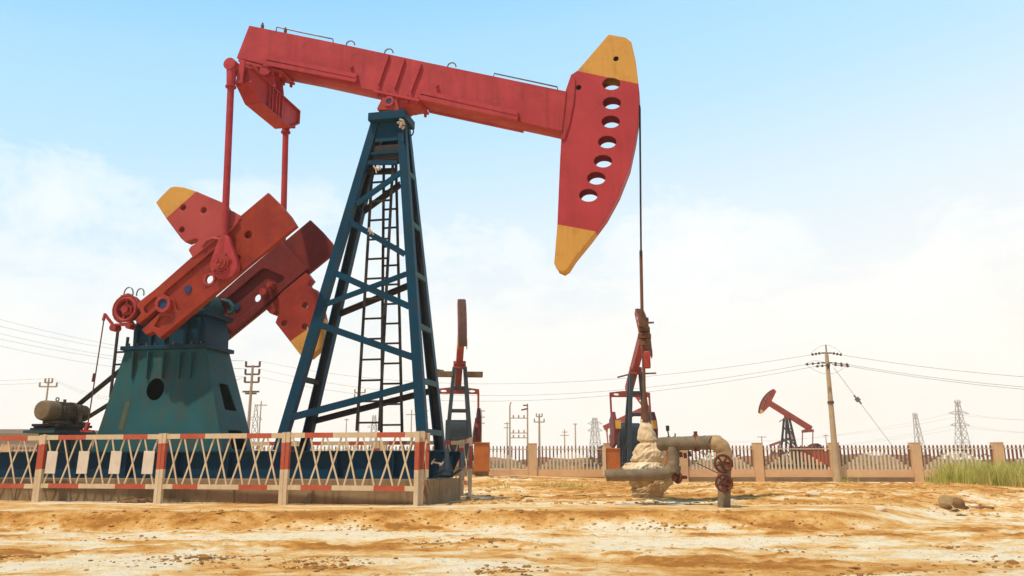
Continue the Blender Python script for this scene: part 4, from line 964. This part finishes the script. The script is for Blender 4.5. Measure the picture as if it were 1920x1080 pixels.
# ------------------------------------------------------------------ other pumpjacks
def other_pump(loc, rz, s, tilt, label, crank_a=60, blue='far_teal', red='far_red', planks=False, arcm='rust_arc', tips=True, fa=3.15, ra=2.15, ctip=True, hw=.68, belt=False, group="smaller pumpjacks in the oil field", rods=False, holes_=5):
    P = empty("pumpjack", loc, rz); tag(P, label, "pumpjack", group); P.scale = (s, s, s); T = radians(tilt)
    piv = Vector((0, 0, 5.55)); bd = Vector((cos(T), 0, sin(T))); bn = Vector((-sin(T), 0, cos(T)))
    W = lambda a, b, y=0: piv + bd * a + bn * b + Vector((0, y, 0))
    mb = MB(); mb.box((-1.3, 0, .30), (6.4, 1.9, .55)); mb.build("plinth", M['plinth'], P)
    mb = MB(); [mb.box((-1.3, y, .72), (6.2, .16, .30)) for y in (-.5, .5)]; mb.build("base_frame", M[blue], P)
    sp_ = empty("samson_post"); sp_.parent = P
    for x in (.75, -.75):
        for y in (.62, -.62): mb = MB(); mb.bar((x, y, .85), (x * .2, y * .42, 5.3), .17, .17, (0, 1, 0)); mb.build("leg", M[blue], sp_)
    mb = MB()
    for z in (1.9, 3.2, 4.3):
        k = (z - .85) / 4.45; yy = .62 * (1 - .58 * k); xx = .75 * (1 - .8 * k)
        for x in (-xx, xx): mb.bar((x, -yy, z), (x, yy, z), .12, .08, (1, 0, 0))
        for y in (-yy, yy): mb.bar((-xx, y, z - .5), (xx, y, z + .3), .10, .07)
    mb.build("brace", M[blue], sp_)
    mb = MB(); mb.box((0, 0, 5.3), (.5, .62, .10)); mb.cyl((0, -.3, 5.48), (0, .3, 5.48), .14, 14); mb.build("centre_bearing", M[red], P)
    mb = MB(); b_, f_ = -ra - .2, fa - .5; c = [W(b_, -.12, -.16), W(f_, -.02, -.16), W(f_, -.02, .16), W(b_, -.12, .16), W(b_, .42, -.16), W(f_, .50, -.16), W(f_, .50, .16), W(b_, .42, .16)]
    mb.hexa(c); mb.build("walking_beam", M[red], P)
    R = fa; a0, a1 = radians(-24), radians(36)
    arc = [(R * cos(a0 + (a1 - a0) * i / 16), R * sin(a0 + (a1 - a0) * i / 16)) for i in range(17)]
    outl = arc + [(R * cos(a1) - .28, R * sin(a1) - .10), (R - hw, .62), (R - hw, -.18), (R * cos(a0) - .24, R * sin(a0) + .02)]
    ho = []
    for i in range(holes_):
        t = a0 + (a1 - a0) * (i + 1.2) / (holes_ + 1.4); ho.append(circ((R - .26) * cos(t), (R - .26) * sin(t), .11, None, 10))
    xf = Matrix(((bd.x, 0, bn.x, piv.x), (0, 1, 0, 0), (bd.z, 0, bn.z, piv.z), (0, 0, 0, 1)))
    hd = empty("horsehead"); hd.parent = P
    for y in (-.20, .18):
        mb = MB(); mb.plate(outl, ho, y, y + .02, .004, xf); mb.build("side_plate", M[red], hd)
    mb = MB()
    for (a, b), (c_, d) in zip(arc[:-1], arc[1:]):
        for y, w in ((0, .37),):
            p_, q_ = W(a + .012, b), W(c_ + .012, d); mb.bar(p_, q_, .025, w, (0, 1, 0))
        for y in (-.07, .07): mb.bar(W(a + .045, b, y), W(c_ + .045, d, y), .03, .03, (0, 1, 0))
    mb.build("arc_plate", M[arcm], hd)
    if tips:
        mb = MB(); e0, e1 = arc[0], outl[-1]
        for y in (-.222, .202): mb.plate([e0, (R * cos(a0 + .11), R * sin(a0 + .11)), (e1[0] + .02, e1[1] + .30), e1], (), y, y + .018, .003, xf)
        mb.build("tip", M['yellow'], hd)
    if rods:
        mb = MB(); mb.tube([(R + .04, 0, piv.z), (R + .04, 0, 1.2)], .03, 6); mb.build("rod_line", M['steel'], P)
    # equalizer, pitmans, cranks
    e = W(-ra, -.22); mb = MB(); mb.plate([(-1.08, -.12), (1.08, -.12), (1.08, .12), (.4, .20), (-.4, .20), (-1.08, .12)], [circ(x, .02, .16, .06, 12) for x in (-.72, .72)], -.09, .09, .01, Matrix(((0, 1, 0, e.x), (1, 0, 0, 0), (0, 0, 1, e.z), (0, 0, 0, 1)))); mb.build("equalizer", M[red], P)
    mb = MB(); mb.prism([(-.16, 0), (.16, 0), (.1, .16), (-.1, .16)], lambda a, b: e + Vector((a, -.12, b + .1)), lambda a, b: e + Vector((a, .12, b + .1))); mb.build("tail_bearing", M[red], P)
    g = Vector((-ra - .2, 0, 2.05)); ca = radians(crank_a); cd = Vector((cos(ca), 0, sin(ca))); cn_ = Vector((-sin(ca), 0, cos(ca)))
    for y in (-.92, .92):
        w_ = g + cd * .9; mb = MB(); mb.cyl((w_.x, y * 1.13, w_.z), (e.x, y * 1.13, e.z), .055, 8); mb.build("pitman_arm", M[red], P)
        cr_ = empty("crank"); cr_.parent = P
        mb = MB(); q = lambda a, b: g + cd * a + cn_ * b
        mb.prism([(-.3, -.28), (2.0, -.24), (2.0, .24), (-.3, .28)], lambda a, b, y=y: q(a, b) + Vector((0, y - .10, 0)), lambda a, b, y=y: q(a, b) + Vector((0, y + .10, 0))); mb.build("arm", M[red], cr_)
        mb = MB(); mb.prism([(.75, -.75), (1.75, -.85), (2.05, -.25), (2.05, .25), (1.75, .85), (.75, .75)], lambda a, b, y=y: q(a, b) + Vector((0, y - .02 - (.14 if y < 0 else -.14) * .8 - .08, 0)), lambda a, b, y=y: q(a, b) + Vector((0, y + .08 + (.14 if y > 0 else -.14) * .8, 0))); mb.build("counterweight", M['crank_dark' if red == 'far_red' else red], cr_)
        if ctip: mb = MB(); mb.box(q(2.02, 0) + Vector((0, y, .05)), (.24, .26, .42)); mb.build("yellow_tip", M['yellow'], cr_)
    mb = MB(); mb.prism([(-.62, .95), (.62, .95), (.50, 1.9), (.55, 2.3), (.35, 2.75), (0, 2.9), (-.35, 2.75), (-.55, 2.3), (-.50, 1.9)], lambda a, b: Vector((g.x + a, -.58, b)), lambda a, b: Vector((g.x + a, .58, b))); mb.build("gear_reducer", M[blue], P, bevel=.03)
    mb = MB(); mb.cyl((-3.6, -.45, 1.35), (-3.6, .35, 1.35), .24, 16); mb.box((-3.6, 0, 1.0), (.6, .9, .25)); mb.cyl((-3.6, .4, 1.35), (-3.6, .55, 1.35), .3, 16); mb.build("electric_motor", M['motor'], P)
    if belt:
        mb = MB(); mb.prism([(-1.5, 2.15), (-4.25, 2.15), (-4.0, .95), (-2.2, .8)], lambda a, b: Vector((a, 1.15, b)), lambda a, b: Vector((a, 1.40, b))); mb.build("belt_guard", mat('orange_red_guard', (.50, .075, .018), (.40, .055, .014), .6, 1), P)
    if planks:
        mb = MB(); mb.box((.1, .72, 4.95), (.5, .80, .24)); mb.build("walkway", M['plank'], P); mb = MB(); mb.box((.1, -.72, 4.95), (.5, .80, .24)); [mb.bar((.1 + .2 * k, -.9 + .12 * k, 5.1), (.1, -1.1, 5.17), .05, .04) for k in (-1, 0, 1)]; mb.build("walkway", M['plank'], P)
    else:
        mb = MB(); mb.bar((.2, .2, 5.25), (.25, 1.0, 5.28), .06, .06); mb.bar((.2, -.25, 5.25), (.3, -1.0, 5.05), .06, .06); mb.build("lamp_bracket", M['rust'], P)
    return P
def spot(px, Y, z): v = at_y(px, 880, Y); return (v.x, v.y, z)
other_pump(spot(859, 41, -.02), radians(-90 + 6), 1.05, 30, "smaller pumpjack with brown walkway planks, its horsehead raised just right of the big samson post", 18, planks=True, ctip=False)
other_pump(spot(1198, 41, -.05), radians(-90 + 2.5), 1.0, 28, "smaller pumpjack standing directly behind the plastic wrapped wellhead, horsehead raised", 18)
other_pump(spot(1482, 84, -.2), radians(180 + 8), 1.05, 30, "distant pumpjack beyond the fence with raised horsehead pointing left beside the utility pole", -12, holes_=6, fa=2.85, ra=2.55, ctip=False, hw=.80, belt=True, blue='leg_dark')
other_pump(spot(1172, 100, -.2), radians(-8), 1.12, 24, "distant pumpjack beyond the fence with horsehead pointing right behind the wrapped wellhead", -40)
other_pump(spot(1466, 178, -.2), radians(-10), 1.0, 18, "farthest pumpjack, pointing right behind the tower of the left-pointing distant pumpjack", 40)

def guard(px0, px1, py0, py1, Y, label, post=False):
    a, b = at_y(px0, py1, Y), at_y(px1, py1, Y); t = at_y(px0, py0, Y).z; zb_ = a.z; w = b.x - a.x; h = t - zb_
    e = empty("guard_box", (a.x + w / 2, Y, zb_)); tag(e, label, "guard box", "orange guard boxes of the smaller pumpjacks")
    mb = MB(); th = .012
    mb.box((0, 0, h / 2), (w, th, h)); mb.box((-w / 2 + .006, .45, h / 2), (th, .88, h)); mb.box((w / 2 - .006, .45, h / 2), (th, .88, h)); mb.box((0, .9, h / 2), (w, th, h)); mb.build("panel", M['orange'], e)
    mb = MB(); mb.box((0, -.03, h + .02), (w + .06, .05, .04)); mb.box((0, -.03, .03), (w, .05, .05)); mb.build("rim", M['orange'], e)
    if post: mb = MB(); mb.box((-w / 2 - .09, -.02, h / 2 - .02), (.15, .10, h + .25)); mb.build("post", M['white'], e)
    mb = MB(); mb.box((0, .45, -.16), (w * .9, .8, .34)); mb.build("foot", M['plinth'], e)
guard(888, 917, 831, 884, 37.5, "orange guard box right of the smaller pumpjack with walkway planks")
guard(1137, 1163, 842, 884, 37.5, "orange guard box with a white post left of the wrapped wellhead", True)
guard(1240, 1255, 847, 882, 37.5, "orange guard box partly hidden behind the right side of the wrapped wellhead")

# ------------------------------------------------------------------ boundary fence
FY = lambda x: 45.2 - .088 * (x - 1.0)
fence = empty("boundary_fence", (0, 0, 0)); tag(fence, "long peach boundary wall with two-tone picket panels between square pillars", "fence")
def fx(px): 
    Y = 45.0
    for _ in range(6): x = (px - 960) / FPX / (cos(PITCH) + sin(PITCH) * 320 / FPX) * Y; Y = FY(x)
    return x
pil = [-100 + 0 * 1]
pillars = [991 + 8 - 141 * k for k in range(8, 0, -1)] + [999, 1140, 1280, 1421, 1564.5, 1717, 1872, 2030, 2192]
pw = .46; FT = 1.80; FB = -.30
for p in pillars:
    x = fx(p); mb = MB(); mb.box((x, FY(x), (FT + FB) / 2 + .0), (pw, pw, FT - FB)); mb.box((x, FY(x), FT + .012), (pw + .03, pw + .03, .03)); mb.build("pillar", M['fence_pink'], fence, bevel=.012)
for pa, pb in zip(pillars[:-1], pillars[1:]):
    xa, xb = fx(pa) + pw / 2, fx(pb) - pw / 2; A, B = Vector((xa, FY(xa), 0)), Vector((xb, FY(xb), 0)); up = Vector((0, 0, 1)); L = (B - A).length
    mb = MB(); mb.bar(A + up * .22, B + up * .22, .40, .26, (0, 1, 0)); mb.build("low_wall", M['fence_pink'], fence)
    mb = MB(); mb.bar(A + up * -.16, B + up * -.16, .36, .32, (0, 1, 0)); mb.build("plinth", M['plinth'], fence)
    mb = MB(); n = 18
    for k in range(n):
        u = (k + .5) / n; P = A.lerp(B, u); h = .42 + .10 + .86 * (max(0, sin(pi * u)) ** 1.25); w = .075
        mb.mi = 0; mb.box((P.x, P.y, (.42 + h) / 2), (w, .07, h - .42)); mb.mi = 1; mb.box((P.x, P.y, (h + 1.60) / 2), (w, .07, 1.60 - h))
        mb.hexa([(P.x - w / 2, P.y - .035, 1.60), (P.x + w / 2, P.y - .035, 1.60), (P.x + w / 2, P.y + .035, 1.60), (P.x - w / 2, P.y + .035, 1.60),
                 (P.x - w / 3, P.y - .02, 1.69), (P.x + w / 3, P.y - .02, 1.69), (P.x + w / 3, P.y + .02, 1.69), (P.x - w / 3, P.y + .02, 1.69)])
    mb.mi = 0; o = Vector((0, -.055, 1.50)); mb.bar(A + o, B + o, .045, .04, (0, 1, 0))
    mb.build("picket_panel", [M['picket_cream'], M['picket_brown']], fence)

# ------------------------------------------------------------------ poles, lines and pylons
def insulator(mb, p, q, n=3, r=.07):
    p = Vector(p); q = Vector(q); mb.cyl(p, q, .022, 6)
    for k in range(n): c = p.lerp(q, (k + .6) / n); d = (q - p).normalized(); mb.cyl(c - d * .035, c + d * .035, r, 10)
LINEDIR = Vector((.96, -.28, 0)).normalized()
b0_ = at_y(1570.5, 906, 43.2); tp_ = at_y(1554, 647, 43.2)
up_ = empty("utility_pole", (b0_.x, b0_.y, b0_.z)); tag(up_, "tall pale concrete utility pole in front of the picket fence with two insulator tiers", "utility pole")
H = tp_.z - b0_.z
mb = MB(); mb.tube([(0, 0, -.1), (0, 0, H * .93)], .185, 16, r1=.095); mb.build("shaft", M['pole'], up_)
mb = MB(); mb.cyl((0, 0, H * .93), (0, 0, H + .02), .045, 8); mb.build("tip", M['far_pole'], up_)
mb = MB(); mb.pipe((0, 0, H * .565), (0, 0, H * .585), .17, .12, 14); mb.build("collar", M['fitting'], up_)
att = []
def cross(z, dx, y, nm="cross_arm"):
    mb = MB(); mb.bar((-.28, y, z), (.28, y, z), .07, .06); insulator(mb, (-.28, y, z), (-dx, y, z - .09)); insulator(mb, (.28, y, z), (dx, y, z - .10))
    mb.build(nm, M['fitting'], up_); att.append((Vector((-dx - .03, y, z - .1)), Vector((dx + .03, y, z - .11))))
cross(H * .94, .84, 0); cross(H * .868, 1.20, .05)
mb = MB(); mb.bar((-.12, -.55, H * .842), (.12, .5, H * .852), .10, .08); insulator(mb, (-.05, -.5, H * .842), (-.85, -.5, H * .832)); insulator(mb, (.05, -.5, H * .846), (1.0, -.5, H * .832)); mb.bar((0, 0, H * .79), (0, -.12, H * .86), .14, .09); mb.build("cross_arm", M['fitting'], up_)
att.append((Vector((-.88, -.5, H * .832)), Vector((1.03, -.5, H * .832))))
mb = MB()
for s in (-1, 1): mb.tube([(s * .05, 0, H * 1.0)] + [(s * (.05 + .80 * t), 0, H * (1.0 - .065 * t ** 1.8)) for t in (.25, .5, .75, 1)], .007, 5)
mb.tube([(-1.15 + 2.3 * t, .05, H * .86 - .55 * 4 * t * (1 - t)) for t in [i / 10 for i in range(11)]], .008, 5); mb.tube([(-1.15 + 1.15 * t, .05, H * .862 + .16 * 4 * t * (1 - t)) for t in [i / 6 for i in range(7)]], .008, 5)
mb.build("jumper_wire", M['wire'], up_)
BASE = Vector(b0_)
g0 = Vector(at_y(1563, 689, 43.2)) - BASE; g1 = Vector(at_y(1680, 845, 43.6)) - BASE; mb = MB(); mb.tube([g0, g1], .011, 5); q0, q1 = g0.lerp(g1, .40), g0.lerp(g1, .56)
m0 = Vector(at_y(1601, 741, 43.4)) - BASE; m1 = Vector(at_y(1615, 757, 43.4)) - BASE; mb.tube([m0, m1], .05, 8); mm = (m0 + m1) / 2; dd = (m1 - m0).normalized(); mb.cyl(mm - dd * .10, mm + dd * .10, .13, 12); mb.build("guy_wire", M['wire'], up_)

def pole(px, py, Y, label, arms, r=.15, m='far_pole', zb_=-.25, group="distant poles along the horizon"):
    t = at_y(px, py, Y); e = empty("utility_pole", (t.x, Y, zb_)); h = t.z - zb_; tag(e, label, "utility pole", group)
    mb = MB(); mb.tube([(0, 0, 0), (0, 0, h)], r, 10, r1=r * .62); mb.build("shaft", M[m], e); pts = []
    for (dz_, w, ins) in arms:
        z = h - dz_; mb = MB(); mb.bar((-w, 0, z), (w, 0, z), .13, .12)
        for k in range(ins):
            x = -w + 2 * w * k / max(1, ins - 1); mb.cyl((x, 0, z), (x, 0, z + .42), .09, 6); pts.append(Vector((t.x + x, Y, zb_ + z + .45)))
        mb.build("cross_arm", M['fitting' if Y < 80 else m], e)
    return e, pts
_, U2 = pole(474, 685, 64, "wooden pole with three cross arms right of the teal reducer stand", ((.1, .55, 2), (.72, .55, 2), (1.35, .55, 2), (2.1, .66, 0), (2.25, .45, 0)), .15)
_, U3 = pole(92, 709, 80, "pale pole with two cross arms standing behind the electric motor", ((.45, .35, 2), (.85, .85, 3)), .12)
pole(1011, 776, 100, "pole with one cross arm right of the double pole frame behind the fence", ((.35, .35, 2), (1.0, .6, 2)), .17)
pole(951, 791, 140, "thin pole just left of the double pole frame", ((.3, .6, 0), (1.0, .6, 0)), .14)
pole(1058.5, 805, 150, "short thin pole with a small cross arm, left of the taller bare pole", ((.5, .5, 0), (1.1, .8, 0)), .14)
pole(1078.5, 794, 130, "taller thin pole left of the distant lattice pylon", ((.1, .3, 0),), .14)
pole(903, 768, 120, "slim pole with small insulators right of the walkway pumpjack", ((.2, .5, 0), (1.1, .5, 0), (2.0, .5, 0)), .10)
pole(1428, 818, 160, "small T shaped pole left of the left-pointing distant pumpjack", ((.15, .9, 0),), .14)
pole(1548, 815, 160, "small bare pole between the left-pointing distant pumpjack and the utility pole", ((.15, .5, 0),), .13)
pole(675, 730, 95, "pole seen through the ladders of the samson post", ((.4, .6, 2), (1.0, .6, 2)), .15)
pole(796, 765, 110, "pole seen between the right legs of the samson post", ((.4, .5, 0), (1.2, .5, 0)), .15)
pole(490, 752, 120, "thin pole behind the three-armed wooden pole", ((.6, .9, 0),), .13)
pole(650, 785, 150, "low thin pole seen beneath the samson post braces", ((.2, .4, 0),), .13)
pole(772, 768, 130, "thin pole with a crooked top seen right of the inner ladder", ((.8, .9, 0),), .12)
# double pole frame with switch gear
a = at_y(956, 760, 92); b_ = at_y(989, 757, 92); e = empty("pole_frame", ((a.x + b_.x) / 2, 92, -.25)); tag(e, "double pole switch frame with cross beams behind the fence", "pole frame")
hw = (b_.x - a.x) / 2; hh_ = a.z + .25
for s, h_ in ((-1, hh_), (1, hh_ + .2)): mb = MB(); mb.tube([(s * hw, 0, 0), (s * hw, 0, h_)], .11, 10, r1=.08); mb.build("pole", M['far_pole'], e)
def ez(py): return at_y(970, py, 92).z + .25
for py, nm in ((784, 3), (812, 3), (821, 3)):
    mb = MB(); mb.bar((-hw, 0, ez(py)), (hw, 0, ez(py)), .09, .08)
    for k in range(nm): mb.cyl((-hw * .6 + hw * .6 * k, 0, ez(py)), (-hw * .6 + hw * .6 * k, 0, ez(py) + .35), .08, 8)
    mb.build("cross_beam", M['far_pole'], e)
mb = MB(); mb.bar((hw, 0, ez(760)), (hw - .5, -.1, ez(760)), .14, .2); mb.bar((hw + .05, 0, ez(766)), (hw - .7, -.1, ez(769)), .16, .2); mb.bar((-hw, 0, ez(760)), (-hw + .15, 0, ez(754)), .1, .1); mb.build("switch_arm", M['fitting'], e)

cables = []
def cable(p, q, sag, label, r=.013, group="overhead cables"):
    p = Vector(p); q = Vector(q); n = 28; mb = MB()
    mb.tube([p.lerp(q, i / n) - Vector((0, 0, sag * 4 * (i / n) * (1 - i / n))) for i in range(n + 1)], r, 5); o = mb.build("overhead_cable", M['wire'], None); tag(o, label, "cable", group); return o
PW = lambda v: BASE + v
for i, (k, j, sg) in enumerate(((0, 1, 1.7), (1, 3, 1.9), (2, 5, 1.9))):
    cable(PW(att[k][0]), U2[j], sg, ["upper cable from the tall utility pole back to the three-armed pole", "middle cable from the tall utility pole back to the three-armed pole", "lowest cable from the tall utility pole back to the three-armed pole"][i], .009)
ro = [at_y(2100, 716, 41), at_y(2100, 736, 41), at_y(2100, 741, 41)]
for i in range(3): cable(PW(att[i][1]), ro[i], .25, ["upper cable leaving the tall utility pole to the right edge", "middle cable leaving the tall utility pole to the right edge", "lowest cable leaving the tall utility pole to the right edge"][i], .010)
for i, (y0_, y1_, j) in enumerate(((540, 650, 0), (560, 661, 0), (573, 666, 2), (589, 674, 2), (601, 684, 4))):
    cable(at_y(-260, y0_ - 20, 42), U2[j], .9, "%s of the five cables rising left from the three-armed pole" % ("topmost", "second", "middle", "fourth", "lowest")[i], .008)
for i, (y0_, j) in enumerate(((707, 1), (716, 3))): cable(at_y(-200, y0_, 75), U3[j], .3, ["upper cable left of the pale pole behind the motor", "lower cable left of the pale pole behind the motor"][i], .010)
for i, j in enumerate((1, 4)): cable(U3[j], U2[4], 2.0, ["upper cable between the pale pole and the three-armed pole", "lower cable between the pale pole and the three-armed pole"][i], .009)

def pylon(px, py, Y, label, wb_, wt, arms, group=None, bar_=.12, rise=0.0, nseg=7, lean=0):
    t = at_y(px, py, Y); zb_ = -.3; e = empty("pylon", (t.x, Y, zb_), .35); h = t.z - zb_; tag(e, label, "pylon", "lattice pylons beyond the fence")
    mb = MB(); W_ = lambda u: wb_ + (wt - wb_) * (u ** .75)
    for sx_ in (-1, 1):
        for sy_ in (-1, 1):
            pts = [Vector((sx_ * W_(k / nseg) / 2 + lean * (1 - k / nseg), sy_ * W_(k / nseg) / 2, h * k / nseg)) for k in range(nseg + 1)]
            for a, b in zip(pts[:-1], pts[1:]): mb.bar(a, b, bar_ * 1.3, bar_ * 1.3, (1, 0, 0))
    for k in range(nseg):
        for f in range(4):
            c = ((-1, -1), (1, -1), (1, 1), (-1, 1)); (ax, ay), (bx, by) = c[f], c[(f + 1) % 4]; u, v = k / nseg, (k + 1) / nseg; wu, wv_ = W_(u) / 2, W_(v) / 2; lu, lv = lean * (1 - u), lean * (1 - v)
            mb.bar((ax * wu + lu, ay * wu, h * u), (bx * wv_ + lv, by * wv_, h * v), bar_, bar_, (.3, .3, 1)); mb.bar((bx * wu + lu, by * wu, h * u), (ax * wv_ + lv, ay * wv_, h * v), bar_, bar_, (.3, .3, 1))
            if k: mb.bar((ax * wu + lu, ay * wu, h * u), (bx * wu + lu, by * wu, h * u), bar_, bar_, (.2, .2, 1))
    mb.build("lattice_body", M['pylon'], e); ends = []
    for u, w in arms:
        mb = MB(); z = h * u
        for s in (-1, 1):
            for dy_ in (-.5, .5): mb.bar((s * W_(u) / 2, dy_ * W_(u), z), (s * w, 0, z + .3), bar_, bar_, (0, 0, 1)); mb.bar((s * W_(u) / 2, dy_ * W_(u), z + 1.3), (s * w, 0, z + .3), bar_, bar_, (0, 0, 1))
            ends.append(Vector((t.x + s * w * cos(.35), Y + s * w * sin(.35), zb_ + z)))
        mb.build("cross_arm", M['pylon'], e)
    return ends
P1 = pylon(1795, 752, 330, "tall pale lattice pylon with three cross arms behind the right end of the fence", 6.2, 1.0, ((.62, 5.2), (.80, 5.4), (.97, 1.9)), bar_=.13, nseg=8)
mb = None
pylon(1715, 774, 300, "slim lattice mast without arms left of the tall pylon", 3.6, .9, (), bar_=.12, nseg=6, lean=1.2)
pylon(1115, 783, 340, "distant lattice pylon left of the wellhead behind the fence", 6.0, 1.4, ((.72, 3.4), (.86, 3.4)), bar_=.13, nseg=6)
pylon(481, 758, 330, "faint lattice pylon beside the three-armed pole", 5.0, 1.0, ((.75, 2.6),), bar_=.15, nseg=6)
pylon(702, 778, 360, "faint lattice pylon seen through the samson post", 5.5, 1.2, ((.75, 3.0),), bar_=.12, nseg=6)
for i in range(4):
    cable(P1[i], at_y(2150, (812, 812, 784, 784)[i] - 3 + i, 300), 2.0, "%s power line running right from the tall pale pylon" % ("lowest", "second lowest", "second highest", "highest")[i], .03, "power lines of the tall pylon")
    cable(P1[i], at_y(1250, (842, 838, 826, 822)[i], 420), 5.0, "%s power line running left from the tall pale pylon" % ("lowest", "second lowest", "second highest", "highest")[i], .03, "power lines of the tall pylon")

# ------------------------------------------------------------------ vegetation
def leaf_mat(nm, c1, c2):
    m = bpy.data.materials.new(nm); m.use_nodes = True; nt = m.node_tree; b = nt.nodes['Principled BSDF']; t = N(nt, 'ShaderNodeTexCoord'); n = N(nt, 'ShaderNodeTexNoise'); n.inputs['Scale'].default_value = 1.6; n.inputs['Detail'].default_value = 5; Lk(nt, t.outputs['Object'], n.inputs[0])
    r = ramp(nt, [(.38, c1), (.62, c2)]); Lk(nt, n.outputs[0], r.inputs[0]); Lk(nt, r.outputs[0], b.inputs['Base Color']); b.inputs['Roughness'].default_value = .7; b.inputs['Specular IOR Level'].default_value = .2
    tr = N(nt, 'ShaderNodeBsdfTranslucent'); Lk(nt, r.outputs[0], tr.inputs[0]); mx = N(nt, 'ShaderNodeMixShader'); mx.inputs[0].default_value = .3; Lk(nt, b.outputs[0], mx.inputs[1]); Lk(nt, tr.outputs[0], mx.inputs[2]); Lk(nt, mx.outputs[0], nt.nodes['Material Output'].inputs[0]); return m
M['grass'] = leaf_mat('yellow_green_grass', (.40, .42, .06), (.66, .54, .18)); M['shrub'] = leaf_mat('olive_shrub', (.16, .15, .06), (.26, .22, .10))
def blades(nm, spots_, m, label, seed, hmin, hmax, w):
    rr = random.Random(seed); mb = MB()
    for x, y, s in spots_:
        z = gz(x, y) - .02; h = rr.uniform(hmin, hmax) * s; a = rr.uniform(0, 6.28); lx, ly = rr.gauss(0, .22) * h, rr.gauss(0, .22) * h; u = Vector((cos(a), sin(a), 0)) * w * rr.uniform(.6, 1.3)
        p = Vector((x, y, z)); q = p + Vector((lx * .35, ly * .35, h * .6)); t = p + Vector((lx, ly, h)); v = [mb.bm.verts.new(k) for k in (p - u, p + u, q + u * .8, q - u * .8, t)]
        mb.bm.faces.new(v[:4]); mb.bm.faces.new((v[3], v[2], v[4]))
    o = mb.build(nm, M[m], None, 0, normals=False); tag(o, label, kind='stuff'); return o
rg = random.Random(4); sp_l = []
while len(sp_l) < 11000:
    y = rg.uniform(24, 39.5); xl = .505 * y + rg.gauss(0, .25); x = xl + abs(rg.gauss(0, 1)) * 3.4 + rg.uniform(0, 3)
    if y < 28 and x < 16.2 + (28 - y) * .9: continue
    c = float(fbm(np.array([x * .8]), np.array([y * .8]), 3)[0])
    c2 = float(fbm(np.array([x * 2.6]), np.array([y * 2.6 + 9]), 2)[0])
    if rg.random() < (c - .36) * 3.6 * (c2 * 1.6): sp_l.append((x, y, .35 + .5 * c2 + .9 * c * min(1, (x - xl + .6) / 1.4)))
blades("grass", sp_l, 'grass', "clump of tall yellow green grass in front of the right end of the fence", 1, .35, .85, .014)
sp2 = []
for px, py, n, s in ((1062, 916, 90, 1.0), (1030, 910, 30, .8), (1008, 912, 25, .8), (945, 915, 20, 1.0), (1085, 920, 25, .8), (1155, 905, 14, .8), (1592, 906, 40, 2.0)):
    p = at_z(px, py, 0)
    for _ in range(5): p = at_z(px, py, gz(p.x, p.y))
    for _ in range(n): sp2.append((p.x + rg.gauss(0, .22), p.y + rg.gauss(0, .3), s))
blades("weeds", sp2, 'grass', "sparse green weeds sprouting from the orange earth", 2, .06, .22, .012)
nb_ = 400; mb = MB(); rows = []
xb = np.linspace(-160, 230, nb_); hb = 1.3 + 2.4 * fbm(xb * .05 + 3, xb * 0 + 2, 4) + 1.2 * (fbm(xb * .3, xb * 0 + 8, 3) - .5)
for yy, hs in ((168, -.15), (171, .5), (173.5, .85), (176, 1.0), (182, .9), (196, -.1)):
    rows.append([mb.bm.verts.new((x, yy + 2 * float(np.sin(x * .09)), -.5 + max(0, h * hs + .3))) for x, h in zip(xb, hb)])
for A, B in zip(rows[:-1], rows[1:]):
    for k in range(nb_ - 1): mb.bm.faces.new((A[k], A[k + 1], B[k + 1], B[k]))
o = mb.build("earth_bank", mat('red_brown_earth', (.34, .165, .075), (.26, .12, .055), .95, .15, .6, (.20, .16, .06), .7), None); tag(o, "low red brown earth bank along the horizon", kind='structure')
mb = MB(); rr = random.Random(8)
for k in range(9000):
    x = rr.uniform(-140, 190); y = 150 + rr.uniform(0, 25); hmax = 1.2 + 2.6 * float(_P[int(x * .22) % 512, 7]) * (1 if x > 30 else .55); z = rr.random() ** .8 * hmax - .2; s = rr.uniform(.18, .45)
    a = Vector((rr.gauss(0, 1), rr.gauss(0, 1), rr.gauss(0, 1))).normalized() * s; b_ = Vector((rr.gauss(0, 1), rr.gauss(0, 1), rr.gauss(0, 1))).normalized() * s; c = Vector((x, y, z)); mb.bm.faces.new([mb.bm.verts.new(v) for v in (c + a, c + b_, c - a, c - b_)])
o = mb.build("distant_shrubs", M['shrub'], None, 0, normals=False); tag(o, "low olive shrubs far beyond the fence", kind='stuff')

# ------------------------------------------------------------------ low pale building far behind the motor
a = at_y(-260, 806, 95); b_ = at_y(150, 806, 95); mb = MB(); zt_ = at_y(60, 805, 95).z
e = empty("low_building", ((a.x + b_.x) / 2, 95, -.3)); tag(e, "long low pale building far behind the electric motor at the left edge", "building"); w = b_.x - a.x
mb.box((0, 2.5, (zt_ - .2) / 2), (w, 5, zt_ - .2)); mb.build("wall", M['far_pole'], e)
mb = MB(); mb.box((0, 2.5, zt_ + .05), (w + .8, 5.8, .5)); mb.build("roof", M['pylon'], e)

# ------------------------------------------------------------------ dusty air
mb = MB(); mb.box((60, 245, 24.5), (1040, 640, 52)); hz_o = mb.build("haze", M['wire'], None, 0); tag(hz_o, "thin pale dust haze", kind='stuff')
hm = bpy.data.materials.new("haze_air"); hm.use_nodes = True; nt = hm.node_tree; nt.nodes.clear(); ho2 = N(nt, 'ShaderNodeOutputMaterial'); pv = N(nt, 'ShaderNodeVolumePrincipled')
pv.inputs['Color'].default_value = (.97, .95, .90, 1); pv.inputs['Density'].default_value = .0008; pv.inputs['Anisotropy'].default_value = .1; Lk(nt, pv.outputs[0], ho2.inputs['Volume'])
hz_o.data.materials.clear(); hz_o.data.materials.append(hm); hz_o.display_type = 'WIRE'
sc.cycles.volume_bounces = 1
